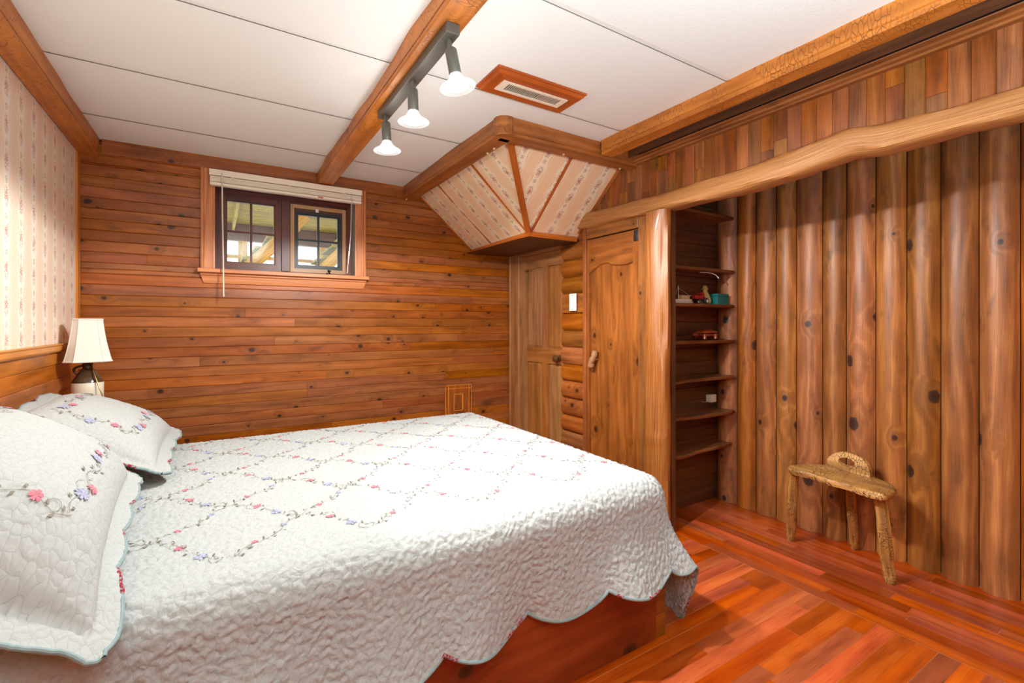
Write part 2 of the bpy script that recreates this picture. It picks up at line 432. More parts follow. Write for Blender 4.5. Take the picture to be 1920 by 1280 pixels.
def boards(mb, o, along, across, nor, L, w, count, pr=None, joint=(.9, 2.2), tints=None, first=0.0):
    """rows of boards with random end joints; profile across"""
    o, along, across = Vector(o), Vector(along), Vector(across)
    for k in range(count):
        x = 0.0; nxt = R.uniform(.2, joint[1])
        while x < L - 1e-6:
            l = min(nxt, L - x)
            if L - x - l < .12: l = L - x
            mb.prof(o + along * x + across * (first + w * k), along, across, nor, l - (.0012 if x + l < L - 1e-6 else 0), pr or VG(w))
            x += l; nxt = R.uniform(*joint)

# ------------------------------------------------------------------ floor
def floor():
    mb = MB()
    XB = 2.148
    mb.face([(XL - .1, YF, -.0015), (3.0, YF, -.0015), (3.0, YB + .1, -.0015), (XL - .1, YB + .1, -.0015)], None, (.5, .5, .5), 1)
    mb.face([(XL - .1, YF, -.05), (3.0, YF, -.05), (3.0, YB + .1, -.05), (XL - .1, YB + .1, -.05)], None, (.5, .5, .5), 1)
    W = .0605
    def strip(x0, x1, y0, y1, gx):
        t = (max(0, min(1, R.gauss(.5, .28))), R.random(), R.random()); ou, ov = R.uniform(0, 50), R.uniform(0, 50)
        pts = [(x0, y0, 0), (x1, y0, 0), (x1, y1, 0), (x0, y1, 0)]
        mb.face(pts, [((ou + (p[0] if gx else p[1])), ov + (p[1] if gx else p[0])) for p in pts], t, 0)
    y = YB; k = 0
    while y > YF:
        g = R.choice((.0002, .0003, .0004, .0012)); x = XL - .05; nx = R.uniform(.15, .9)
        while x < XB - .001:
            x1 = min(x + nx, XB)
            if XB - x1 < .1: x1 = XB
            strip(x, x1 - (R.choice((.0004, .0004, .0016)) if x1 < XB else .0012), y - W + g, y, True)
            x = x1; nx = R.uniform(.35, 1.1)
        y -= W
    for r in range(11):
        w = (XG + .02 - XB) / 11; x0 = XB + r * w; y = 1.96; g = R.choice((.0002, .0004, .0012)); nx = R.uniform(.1, .8)
        while y > YF:
            y1 = max(y - nx, YF)
            strip(x0 + g, x0 + w, y1 + R.choice((.0003, .0014)), y, False)
            y = y1; nx = R.uniform(.3, .9)
    o = mb.build('floor', [M['floor'], M['filler']])
    tag(o, 'glossy red-orange hardwood strip floor with a border of boards along the log wall', 'floor', 'structure')
floor()

# ------------------------------------------------------------------ ceiling
def ceiling():
    mb = MB()
    ys = [1.205 + .605 * k for k in range(-6, 5)]
    ys = [YF] + [y for y in ys if YF < y < YB] + [YB + .02]
    for a, b in zip(ys, ys[1:]):
        for pts in ([(XL - .1, a + .0007, ZC), (3.0, a + .0007, ZC), (3.0, b - .022, ZC), (XL - .1, b - .022, ZC)],
                    [(XL - .1, b - .022, ZC), (3.0, b - .022, ZC), (3.0, b - .001, ZC + .0025), (XL - .1, b - .001, ZC + .0025)]):
            mb.face(pts[::-1], None)
    mb.face([(XL - .1, YF, ZC + .006), (XL - .1, YB + .1, ZC + .006), (3.0, YB + .1, ZC + .006), (3.0, YF, ZC + .006)], None, (.5, .5, .5), 1)
    o = mb.build('ceiling', [M['ceil'], M['ceilgap']])
    tag(o, 'off-white textured ceiling panels with thin cross seams', 'ceiling', 'structure')
ceiling()

# ------------------------------------------------------------------ back wall
def wall_back():
    mb = MB(); W = .0592
    z = 2.019 - W * 34
    n = (0, -1, 0)
    def run(x0, x1, za, zb):
        if zb - za < .006 or x1 - x0 < .01: return
        boards(mb, (x0, YB, za), (1, 0, 0), (0, 0, 1), n, x1 - x0, zb - za, 1, VG(zb - za), (1.0, 2.6))
    ox0, ox1, oz0, oz1 = WX0 - .03, WX1 + .03, WZ0 - .03, WZ1 + .03
    for k in range(-1, 37):
        za = z + W * k; zb = za + W
        za = max(za, 0); zb = min(zb, 2.15)
        if zb <= za: continue
        segs = [(za, zb)]
        cuts = [c for c in (oz0, oz1) if za < c < zb]
        e = [za] + cuts + [zb]
        for a, b in zip(e, e[1:]):
            if oz0 - 1e-6 <= a and b <= oz1 + 1e-6:
                run(XL, ox0, a, b); run(ox1, XR + .03, a, b)
            else:
                run(XL, XR + .03, a, b)
    # backing, with the window hole
    y = YB + .005
    for a, b in (((XL - .1, 0), (ox0, ZC)), ((ox1, 0), (3.0, ZC)), ((ox0, 0), (ox1, oz0)), ((ox0, oz1), (ox1, ZC))):
        mb.box((a[0], y, a[1]), (b[0], y + .14, b[1]), 0, (.5, .5, .5), 1)
    o = mb.build('wall_back', [M['wall'], M['gap']])
    tag(o, 'back wall of narrow horizontal knotty pine boards around the window', 'wall', 'structure')
    t = MB()
    t.prof((-.53, YB, 2.085), (1, 0, 0), (0, 0, 1), (0, -1, 0), 2.63, [(0, .0), (0, .008), (.006, .012), (.05, .014), (.056, .018), (.075, .018), (.075, 0)], (.4, .5, .5))
    tag(t.build('trim_1', M['wall']), 'flat pine board along the top of the back wall under the ceiling', 'trim', 'structure')
wall_back()

# ------------------------------------------------------------------ left wall
def wall_left():
    mb = MB()
    pts = [(XL, YF, 1.03), (XL, YB, 1.03), (XL, YB, ZC), (XL, YF, ZC)]
    mb.face(pts, [(p[1] - 2.368 + .0745 + 30 * .149, p[2]) for p in pts], (.5, .5, .5), 1)
    W = .0667
    boards(mb, (XL, YF, .961 - W * 14), (0, 1, 0), (0, 0, 1), (1, 0, 0), YB - YF, W, 15, VG(W), (1.2, 2.6))
    mb.box((XL - .1, YF - .1, 0), (XL - .006, YB + .14, ZC), 1, (.5, .5, .5), 2)
    o = mb.build('wall_left', [M['wains'], M['paper'], M['gap']])
    tag(o, 'left wall with striped floral wallpaper above horizontal pine wainscot boards', 'wall', 'structure')
    r = MB()
    r.prof((XL, YF, 1.022), (0, 1, 0), (0, 0, 1), (1, 0, 0), YB - .016 - YF, [(0, 0), (0, .014), (.008, .018), (.026, .018), (.032, .022), (.036, .022), (.036, 0)], (.6, .5, .5))
    tag(r.build('trim_2', M['rail']), 'orange pine chair rail between the wallpaper and the wainscot', 'chair rail', 'structure')
    b = MB()
    b.prof((XL, YB - .062, 1.058), (0, 0, 1), (0, 1, 0), (1, 0, 0), 1.01, [(0, 0), (0, .006), (.003, .009), (.058, .009), (.058, 0)], (.45, .5, .5))
    tag(b.build('trim_3', M['rail']), 'narrow upright pine strip in the corner beside the wallpaper', 'trim', 'structure')
wall_left()

# ------------------------------------------------------------------ beams
def beam(name, o, along, across, L, w, h, mat, label, wob=.004, bead=True, bead2=False, caps=True, seed=1):
    """hewn beam hung under the ceiling: o = corner at ceiling; across = direction of width; bottom at -h"""
    rr = random.Random(seed)
    mb = MB()
    ph = [rr.uniform(0, 6.28) for _ in range(8)]
    def wv(l, k):
        s = math.sin(l * 4.3 + ph[k % 8]) + .7 * math.sin(l * 9.1 + ph[(k + 3) % 8]) + .5 * math.sin(l * 17 + ph[(k + 5) % 8])
        return s * wob * .5
    bd = [(0, -h + .024), (.004, -h + .022), (.001, -h + .017), (.0, -h + .006), (.004, -h)]
    q = [(0, 0.002), (0, -h * .5)] + (bd if bead else [(0, -h + .006), (.006, -h)])
    q2 = [(w - .006, -h), (w, -h + .006)] if not bead2 else [(w - a, b) for a, b in bd[::-1]]
    pts = q + q2 + [(w, -h * .5), (w, 0.002)]
    n = len(pts)
    seg = max(6, int(L / .04))
    def wob_f(l, k):
        if k == 0: return (wv(l, 0) * 1.3, 0)
        if k == n - 1: return (wv(l, 1) * 1.3, 0)
        if k == 1: return (wv(l, 2) * .5, 0)
        return (wv(l, 4) * .25, wv(l, 5) * .2)
    mb.prof(o, along, across, (0, 0, 1), L, pts, (.5, .5, .5), 0, True, None, caps, wob_f, seg)
    ob = mb.build(name, mat, sharp=22)
    tag(ob, label, 'beam', 'structure')
    return ob
beam('ceiling_beam', (XL + .085, YF, ZC), (0, 1, 0), (-1, 0, 0), YB - YF - .002, .083, .096, M['beam'], 'rough pine beam along the ceiling edge above the wallpaper', .003, seed=3)
beam('ceiling_beam', (.571, YF, ZC), (0, 1, 0), (1, 0, 0), YB - YF - .02, .098, .078, M['beam'], 'hewn middle ceiling beam carrying the track light', .006, seed=5)
beam('ceiling_beam', (1.80, YF, ZC), (0, 1, 0), (1, 0, 0), 1.955 - YF, .085, .078, M['beam'], 'hewn orange ceiling beam running along the closet side', .004, bead2=True, seed=8)
# dark board and crown on the right wall
def crown():
    mb = MB()
    mb.prof((2.02, YF, 2.108), (0, 1, 0), (0, 0, 1), (-1, 0, 0), 1.985 - YF, [(0, 0), (.05, 0)], (.2, .5, .5), 1)
    pr = [(.0, -.006), (.0, .024), (.006, .03), (.010, .028), (.012, .040), (.018, .046), (.024, .044), (.026, .06), (.03, .062), (.03, .03)]
    mb.prof((XR - .002, YF, 2.082), (0, 1, 0), (0, 0, 1), (-1, 0, 0), 1.995 - YF, pr, (.45, .5, .5), 0, False, None, True)
    tag(mb.build('trim_4', [M['frieze'], M['dark']]), 'stepped wood crown moulding above the vertical boards over the closet', 'moulding', 'structure')
crown()

# ------------------------------------------------------------------ door wall (right)
def wall_right():
    W = .0592
    mb = MB()
    y = .466 - W * 37
    k = 0
    while y < 2.60:
        z0, z1 = 1.80, 2.095
        w = W
        if R.random() < .4 and y < 2.2:
            zc = R.uniform(1.9, 2.03)
            for a, b in ((z0, zc), (zc + .0012, z1)):
                mb.prof((XR, y, a), (0, 0, 1), (0, 1, 0), (-1, 0, 0), b - a, VG(w))
        else:
            mb.prof((XR, y, z0), (0, 0, 1), (0, 1, 0), (-1, 0, 0), z1 - z0, VG(w))
        y += W; k += 1
    # backing: above header, soffit zone, and door zone
    mb.box((XR + .006, YF, 1.80), (XR + .05, YB + .1, ZC), 1, (.5, .5, .5), 1)
    mb.box((XR + .045, 1.99, 0), (XR + .12, YB + .1, 1.85), 2, (.5, .5, .5), 1)
    o = mb.build('wall_right', [M['frieze'], M['gap']])
    tag(o, 'right wall: short vertical boards over the closet header', 'wall', 'structure')
    # half log siding between the two doors
    lg = MB()
    zs = [-.105, .02, .142, .265, .39, .502, .624, .746, .861, .984, 1.102, 1.225, 1.362, 1.482, 1.603, 1.725, 1.85]
    for a, b in zip(zs, zs[1:]):
        if b <= 0.01: continue
        fl = abs(a - 1.225) < .001
        w = b - a
        if fl: pr = [(0, -.004), (.004, .012), (w - .004, .012), (w, -.004)]
        else: pr = [(w * i / 10, -.006 + .03 * math.sqrt(max(0, 1 - ((i - 5) / 5) ** 2))) for i in range(11)]
        lg.prof((XR + .02, 2.448, a), (0, 1, 0), (0, 0, 1), (-1, 0, 0), 2.704 - 2.448, pr, rt(), 0, not fl)
    ob = lg.build('log_siding', M['siding'], o)
    ob['label'] = 'rounded half-log siding between the two doors'
wall_right()

def door_corner():
    t = thing('door_1', 'narrow four-panel wooden door in the corner under the wallpapered ceiling box', 'door', (XR, 2.98, 0), 'structure')
    y0, y1, z1 = 2.708, 3.25, 1.690
    xs = XR + .03                    # door face
    # casing
    c = MB()
    c.prof((XR + .03, 3.392, 0), (0, 0, 1), (0, -1, 0), (-1, 0, 0), 1.728, [(0, 0), (0, .052), (.012, .058), (.026, .058), (.03, .05), (.10, .046), (.128, .042), (.134, .03), (.140, 0)], (.6, .5, .5), 0, False, None, True)
    c.prof((XR + .03, 3.252, 1.692), (0, -1, 0), (0, 0, 1), (-1, 0, 0), .548, [(0, 0), (0, .04), (.006, .046), (.03, .046), (.034, .0)], (.6, .5, .5), 0, False, None, True)
    c.prof((XR + .03, 2.708, 0), (0, 0, 1), (0, -1, 0), (-1, 0, 0), 1.69, [(0, 0), (0, .02), (.004, .022), (.004, 0)], (.6, .5, .5), 0, False, None, True)
    c.build('casing', M['door'], t)
    # slab with recessed panels
    s = MB(); d = .012
    ly = [y1, 3.178, 2.968, 2.895, 2.722, y0]
    def st(ya, yb, za, zb, g=2): s.box((xs - d, min(ya, yb), za), (xs + .02, max(ya, yb), zb), g)
    st(ly[0], ly[1], 0, z1); st(ly[4], ly[5], 0, z1)
    for a, b in ((0, .16), (.852, .966), (1.586, z1)): st(ly[1], ly[4], a, b, 1)
    st(ly[2], ly[3], .16, .852); st(ly[2], ly[3], .966, 1.586)
    s.build('stiles_and_rails', M['door'], t, bevel=.003)
    for ya, yb in ((ly[1], ly[2]), (ly[3], ly[4])):
        for za, zb in ((.16, .852), (.966, 1.586)):
            p = MB(); m = .02; tt = rt(); ou = R.uniform(0, 40)
            A = [(xs, ya, za), (xs, yb, za), (xs, yb, zb), (xs, ya, zb)]
            B = [(xs - .008, ya - m, za + m), (xs - .008, yb + m, za + m), (xs - .008, yb + m, zb - m), (xs - .008, ya - m, zb - m)]
            uvf = lambda P: [(ou + q[2], ou + q[1]) for q in P]
            p.face(B, uvf(B), tt)
            for i in range(4):
                Q = [A[i], A[(i + 1) % 4], B[(i + 1) % 4], B[i]]; p.face(Q, uvf(Q), tt)
            p.build('panel', M['door'], t)
    k = MB()
    Mx = Matrix.Rotation(-PI / 2, 4, 'Y')
    k.lathe([(.0, .0), (.024, .0), (.024, .004), (.009, .008), (.009, .028), (.02, .034), (.026, .044), (.024, .054), (.012, .06), (0, .061)], (xs - d, 2.742, .90), 24, 0, Mx)
    o = k.build('knob', M['metal'], t); o['label'] = 'dark rounded metal knob'
door_corner()

def door_closet():
    t = thing('door_2', 'knotty pine closet door with wavy carved top rail and branch handle', 'door', (XR, 2.19, 0), 'structure')
    y0, y1, z1 = 1.963, 2.414, 1.706
    xs = XR + .006
    c = MB()
    c.box((XR - .022, 2.414, 0), (XR + .04, 2.446, 1.79), 2)
    c.box((XR - .016, 1.873, 0), (XR + .04, 1.959, 1.79), 2)
    c.box((XR - .018, 1.9595, 1.712), (XR + .04, 2.4135, 1.79), 1)
    c.build('casing', M['closet'], t, bevel=.003)
    p = MB()
    ys = [y0 + (y1 - y0) * i / 4 for i in range(5)]
    for a, b in zip(ys, ys[1:]): p.box((xs, a, .02), (xs + .025, b, z1 - .06), 2, (R.uniform(.4, .7), .5, .5))
    p.build('panel', M['closet'], t)
    # stiles
    s = MB()
    s.box((xs - .014, y0, .02), (xs, y0 + .045, z1), 2, (.6, .5, .5))
    s.box((xs - .014, y1 - .022, .02), (xs, y1, z1), 2, (.45, .5, .5))
    s.box((xs - .0135, y0 + .045, .02), (xs, y1 - .022, .17), 1, (.5, .5, .5))
    s.build('stile', M['closet'], t, bevel=.004)
    # wavy top rail
    curve = [(2.392, 1.478), (2.345, 1.505), (2.28, 1.530), (2.222, 1.530), (2.18, 1.514), (2.12, 1.507), (2.06, 1.506), (2.008, 1.514)]
    pts = []
    for i in range(len(curve) - 1):
        a = curve[max(i - 1, 0)]; b = curve[i]; c2 = curve[i + 1]; d = curve[min(i + 2, len(curve) - 1)]
        for k in range(5):
            u = k / 5
            pts.append(tuple(.5 * ((2 * b[j]) + (-a[j] + c2[j]) * u + (2 * a[j] - 5 * b[j] + 4 * c2[j] - d[j]) * u * u + (-a[j] + 3 * b[j] - 3 * c2[j] + d[j]) * u ** 3) for j in (0, 1)))
    pts.append(curve[-1])
    r = MB(); ou = 12.3; tt = (.32, .5, .5); xf = xs - .014
    top = z1
    for (ya, za), (yb, zb) in zip(pts, pts[1:]):
        m = .008
        F = [(xf, ya, za + m), (xf, yb, zb + m), (xf, yb, top), (xf, ya, top)]
        r.face(F, [(ou + q[1], ou + q[2]) for q in F], tt)
        G = [(xs + .001, ya, za), (xs + .001, yb, zb), (xf, yb, zb + m), (xf, ya, za + m)]
        r.face(G, [(ou + q[1], ou + q[2]) for q in G], tt)
    r.face([(xf, y0 + .045, top), (xf, y1 - .022, top), (xs, y1 - .022, top), (xs, y0 + .045, top)], None, tt)
    r.build('top_rail', M['closet'], t)
    h = MB(); pp = []; rd = []
    for i in range(9):
        u = i / 8
        pp.append((xs - .04 - .006 * math.sin(u * 5), 2.345 - .03 * u + .004 * math.sin(u * 7), .872 + .105 * u)); rd.append(.019 + .003 * math.sin(i * 2.3))
    h.tube(pp, rd, 14, tint=(.6, .5, .5))
    h.tube([(xs - .045, 2.332, .92), (xs + .002, 2.332, .92)], .012, 10)
    o = h.build('handle', M['bark'], t); o['label'] = 'short barky branch handle'
    g = MB()
    g.box((xs - .020, 1.962, 1.638), (xs - .0135, 1.995, 1.702), 0)
    for z in (1.65, 1.69): g.lathe([(0, -.003), (.004, -.002), (.004, 0)], (xs - .0195, 1.985, z), 8, 0, Matrix.Rotation(PI / 2, 4, 'Y'))
    o = g.build('hinge', M['black'], t, bevel=.0015); o['label'] = 'black iron hinge'
door_closet()

def switch():
    t = thing('light_switch', 'white light switch plate on the log siding between the doors', 'switch', (XR - .01, 2.565, 1.30))
    a = MB(); a.box((XR - .011, 2.528, 1.240), (XR - .004, 2.602, 1.360), 2, (.5, .5, .5))
    a.build('plate', M['white'], t, bevel=.002)
    b = MB(); b.box((XR - .0145, 2.549, 1.268), (XR - .0105, 2.581, 1.332), 2, (.5, .5, .5))
    b.build('rocker', M['white'], t, bevel=.001)
    for z in (1.349, 1.251):
        c = MB(); c.lathe([(0, .0015), (.003, .001), (.003, 0)], (XR - .011, 2.565, z), 10, 0, Matrix.Rotation(-PI / 2, 4, 'Y'))
        c.build('screw', M['metal'], t)
switch()

# post and header log
def smoothlog(mb, P0, axis, L, sec, seg, wob, tint=(.5, .5, .5), seed=1, caps=True):
    """irregular peeled timber; sec = closed list of (a,b) in the two other axes; wob(l)->(sa,sb,oa,ob)"""
    P, U = [], []; n = len(sec); ou = R.uniform(0, 30)
    per = [0]
    for i in range(n): per.append(per[-1] + math.hypot(sec[(i + 1) % n][0] - sec[i][0], sec[(i + 1) % n][1] - sec[i][1]))
    oth = [k for k in range(3) if k != axis]
    for i in range(seg + 1):
        l = L * i / seg; row = []
        for j, (a, b) in enumerate(sec):
            sa, sb, oa, ob = wob(l, j)
            p = [0, 0, 0]; p[axis] = P0[axis] + l; p[oth[0]] = P0[oth[0]] + a * sa + oa; p[oth[1]] = P0[oth[1]] + b * sb + ob
            row.append(p)
        P.append(row); U.append([(ou + l, per[j]) for j in range(n)])
    mb.grid(P, U, tint, 0, True, close_v=True)
    if caps: mb.face(P[0], [(ou + a, b) for a, b in sec], tint); mb.face(P[-1], [(ou + a, b) for a, b in sec], tint)

def header():
    # z profile along Y: (Y, bottom, top)
    K = [(-1.7, 1.785, 1.87), (.0, 1.785, 1.872), (.40, 1.780, 1.872), (.55, 1.785, 1.868), (.76, 1.779, 1.888), (.86, 1.80, 1.910), (1.05, 1.775, 1.888), (1.3, 1.765, 1.874), (1.76, 1.772, 1.868), (2.1, 1.778, 1.872), (2.37, 1.778, 1.886), (2.46, 1.785, 1.88)]
    def zz(y, k): return float(np.interp(y, [q[0] for q in K], [q[k] for q in K]))
    n = 20; sec = [(math.copysign(abs(math.cos(2 * PI * i / n)) ** .55, math.cos(2 * PI * i / n)), math.copysign(abs(math.sin(2 * PI * i / n)) ** .55, math.sin(2 * PI * i / n))) for i in range(n)]
    mb = MB(); y0, y1 = -1.68, 2.468
    def wob(l, j):
        y = y0 + l; b, tp = zz(y, 1), zz(y, 2)
        sm = .003 * math.sin(y * 13 + j) + .002 * math.sin(y * 29 + 2 * j)
        return (.062 + sm, (tp - b) / 2 + sm * .6, 0, (tp + b) / 2)
    smoothlog(mb, (2.112, y0, 0), 1, y1 - y0, sec, 130, wob)
    o = mb.build('header_beam', M['header'])
    tag(o, 'pale peeled log header spanning the closet opening', 'log beam', 'structure')
    p = MB()
    n = 24; sec = [(math.copysign(abs(math.cos(2 * PI * i / n)) ** .35, math.cos(2 * PI * i / n)), math.copysign(abs(math.sin(2 * PI * i / n)) ** .35, math.sin(2 * PI * i / n))) for i in range(n)]
    def wob2(l, j):
        a, b = sec[j]
        sx = .035 ; sy = .068
        ox = oy = 0
        if a < 0 and b < 0:     # waney front corner
            w = .016 + .010 * math.sin(l * 5 + 1) + .006 * math.sin(l * 13)
            c = min(abs(a), abs(b)); ox = w * c * 1.0; oy = w * c * .9
        s = .0018 * math.sin(l * 11 + j * .7)
        if abs(l - .52) < .1 and a < 0: ox -= .006 * math.exp(-((l - .52) / .03) ** 2)
        return (sx + s, sy + s, ox, oy)
    smoothlog(p, (2.08, 1.803, 0), 2, 1.775, sec, 90, wob2)
    o = p.build('wooden_post', M['post'])
    tag(o, 'waney-edged wooden post standing between the closet door and the shelves', 'post', 'structure')
header()

# ------------------------------------------------------------------ alcove
def alcove():
    mb = MB()
    seams = [1.96, 1.812, 1.687, 1.562, 1.446, 1.308, 1.191, 1.06, .933, .806, .677, .551]
    while seams[-1] > YF: seams.append(seams[-1] - .128)
    for a, b in zip(seams, seams[1:]):
        w = a - b
        N_ = 12; pr = []
        for i in range(N_ + 1):
            t = i / N_ * 2 - 1
            pr.append((.0015 + (w - .003) * i / N_, -.012 + .038 * (1 - abs(t) ** 2.6)))
        mb.prof((XG + .008, a, 0), (0, 0, 1), (0, -1, 0), (-1, 0, 0), ZC, pr, (R.random(), R.random(), R.random()), 0, True)
    mb.box((XG + .03, YF - .1, 0), (XG + .12, 2.1, ZC), 2, (.5, .5, .5), 1)
    o = mb.build('wall_alcove', [M['log'], M['gap']], sharp=50)
    tag(o, 'closet back wall of rounded vertical half-log boards with big dark knots', 'wall', 'structure')
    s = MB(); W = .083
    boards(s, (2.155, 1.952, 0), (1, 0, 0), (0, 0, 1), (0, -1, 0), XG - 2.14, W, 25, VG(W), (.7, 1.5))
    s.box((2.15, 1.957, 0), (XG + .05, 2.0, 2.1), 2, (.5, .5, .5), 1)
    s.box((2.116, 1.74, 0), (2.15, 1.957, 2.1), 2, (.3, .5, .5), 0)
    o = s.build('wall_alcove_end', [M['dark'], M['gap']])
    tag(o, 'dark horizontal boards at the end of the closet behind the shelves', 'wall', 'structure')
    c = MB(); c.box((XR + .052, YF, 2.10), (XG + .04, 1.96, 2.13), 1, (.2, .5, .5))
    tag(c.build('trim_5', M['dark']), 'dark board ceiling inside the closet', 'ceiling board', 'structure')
alcove()

def wall_front():
    mb = MB()
    boards(mb, (3.0, YF, 0), (-1, 0, 0), (0, 0, 1), (0, 1, 0), 3.0 - XL, .12, 18, VG(.12))
    mb.box((XL - .1, YF - .1, 0), (3.0, YF - .006, ZC), 0, (.5, .5, .5), 1)
    tag(mb.build('wall_front', [M['wall'], M['gap']]), 'plain horizontal pine wall opposite the window', 'wall', 'structure')
wall_front()

# ------------------------------------------------------------------ soffit
def soffit():
    t = thing('ceiling_soffit', 'wallpapered tapering ceiling box framed by beams above the corner door', 'ceiling box', (1.7, 2.6, ZC), 'structure')
    # frame beams (parts)
    def fb(name, o, al, ac, L, seed):
        rr = random.Random(seed); mb = MB(); w, h = .092, .088
        ph = [rr.uniform(0, 6.28) for _ in range(6)]
        wv = lambda l, k: (math.sin(l * 4.1 + ph[k % 6]) + .6 * math.sin(l * 9.7 + ph[(k + 2) % 6])) * .003
        pts = [(0, .002), (0, -h * .5), (0, -h + .02), (.003, -h + .018), (.001, -h + .013), (.003, -h), (w, -h), (w, .002)]
        mb.prof(o, al, ac, (0, 0, 1), L, pts, (.45, .5, .5), 0, True, None, True, lambda l, k: (wv(l, k) * (1.2 if k < 2 else .2), 0), max(6, int(L / .05)))
        return mb.build(name, M['beamd'], t, sharp=22)
    fb('frame_beam', (1.163, YB - .002, ZC), (0, -1, 0), (1, 0, 0), YB - .002 - 1.99, 4)
    fb('frame_beam', (1.20, 1.968, ZC), (1, 0, 0), (0, 1, 0), 2.10 - 1.20, 6)
    # chamfered corner block
    cb = MB(); z0, z1 = ZC - .0895, ZC
    poly = [(1.158, 2.03), (1.158, 1.998), (1.168, 1.977), (1.195, 1.96), (1.222, 1.958), (1.26, 1.98), (1.26, 2.03)]
    n = len(poly)
    for i in range(n):
        a, b = poly[i], poly[(i + 1) % n]
        Q = [(a[0], a[1], z0), (b[0], b[1], z0), (b[0], b[1], z1), (a[0], a[1], z1)]
        cb.face(Q, [(q[0] + q[1], q[2]) for q in Q], (.4, .5, .5))
    cb.face([(x, y, z0) for x, y in poly][::-1], [(x, y) for x, y in poly], (.4, .5, .5))
    cb.build('corner_block', M['beamd'], t, bevel=.004)
    # sloping panels
    zt, zr = 2.135, 1.738
    A, B = (1.275, YB), (1.275, 2.075)          # top edge, left slope
    Cc = (2.13, 2.075)
    a, b, c = (1.745, YB), (1.705, 2.535), (2.13, 2.535)
    import mathutils
    def slope(name, P, U, mat):
        mb = MB(); mb.face(P, U, (.5, .5, .5)); return mb.build(name, mat, t)
    Pl = [(A[0], A[1], zt), (B[0], B[1], zt), (b[0], b[1], zr), (a[0], a[1], zr)]
    ln = math.hypot(a[0] - A[0], zt - zr)
    off = .0745
    slope('wallpaper_panel', Pl, [(A[1], 0), (B[1], 0), (b[1], ln), (a[1], ln)], M['paper2'])
    Pr = [(B[0], B[1], zt), (Cc[0], Cc[1], zt), (c[0], c[1], zr), (b[0], b[1], zr)]
    ln2 = math.hypot(b[1] - B[1], zt - zr)
    slope('wallpaper_panel', Pr, [(B[0], 0), (Cc[0], 0), (c[0], ln2), (b[0], ln2)], M['paper2'])
    # battens lying on the slopes
    def bat(p, q, w, nrm, name, fl=False):
        mb = MB(); p, q, nrm = Vector(p), Vector(q), Vector(nrm).normalized()
        al = (q - p); L = al.length; al.normalize(); ac = nrm.cross(al).normalized()
        if fl:
            pr = []
            for i in range(6):
                x = -w / 2 + w * i / 6
                pr += [(x, .008), (x + w / 12, .011), (x + w / 6 - .0006, .008)]
            pr = [(-w / 2, 0)] + pr + [(w / 2, 0)]
        else: pr = [(-w / 2, 0), (-w / 2, .005), (0, .008), (w / 2, .005), (w / 2, 0)]
        mb.prof(p, al, ac, nrm, L, pr, (.5, .5, .5))
        return mb.build(name, M['vent' if False else 'trim2'], t)
    nl = Vector((-(zt - zr), 0, -(a[0] - A[0]))); nr = Vector((0, -(zt - zr), -(b[1] - B[1])))
    ix = lambda y: ((A[0], y, zt), (1.735, y, zr))
    bat((1.275, 3.05, zt), (1.735, 3.05, zr), .018, nl, 'batten')
    bat((1.275, 2.545, zt), (1.712, 2.545, zr), .018, nl, 'batten')
    bat((1.72, 2.075, zt), (1.72, 2.535, zr), .018, nr, 'batten')
    bat((1.275, 3.392, zt), (1.742, 3.392, zr), .016, nl, 'batten')
    bat((2.09, 2.075, zt), (2.09, 2.5, zr + .03), .018, nr, 'batten')
    bat((1.268, 2.068, zt), (1.705, 2.535, zr), .036, nl + nr, 'corner_moulding', True)
    # rim and underside
    u = MB(); zb = 1.712
    pl = [(1.748, YB - .002), (1.708, 2.532), (2.10, 2.532)]
    o2 = [(1.738, YB - .002), (1.697, 2.52), (2.10, 2.52)]
    for i in range(2):
        p, q = o2[i], o2[i + 1]
        Q = [(p[0], p[1], zb), (q[0], q[1], zb), (q[0], q[1], zr + .006), (p[0], p[1], zr + .006)]
        u.face(Q, [((q_[0] + q_[1]), q_[2]) for q_ in Q], (.55, .5, .5))
        Q = [(p[0], p[1], zr + .006), (q[0], q[1], zr + .006), (q[0] + .02, q[1] + .02, zr + .004), (p[0] + .02, p[1] + (.0 if i == 0 else .02), zr + .004)]
        u.face(Q, None, (.55, .5, .5))
    u.build('rim', M['trim2'], t)
    v = MB()
    for k in range(7):
        xa, xb = 1.697 + .0585 * k, 1.697 + .0585 * (k + 1) - .001
        Q = [(xa, 2.52, zb), (xb, 2.52, zb), (xb, YB - .002, zb), (xa, YB - .002, zb)]
        v.face(Q, [(q[1], q[0] + 7 * k) for q in Q], rt())
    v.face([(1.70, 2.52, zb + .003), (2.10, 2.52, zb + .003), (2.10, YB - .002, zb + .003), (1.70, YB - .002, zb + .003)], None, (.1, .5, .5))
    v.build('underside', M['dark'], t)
    for (x, y) in ((1.19, 3.375), (1.238, 2.16), (1.243, 2.24), (1.60, 2.035), (2.03, 2.045)):
        k = MB(); k.lathe([(0, -.008), (.006, -.008), (.007, -.006), (.007, .004)], (x, y, ZC - .088), 12)
        o = k.build('dowel_peg', M['tan'], t); o['label'] = 'small pale round dowel peg'
M['trim2'] = wood('soffit_moulding', S(150, 74, 28), S(186, 102, 44), S(204, 126, 64), ks=3, kp=0.0, kr=.006, rough=.4, tv=.12, stain=.2)
soffit()

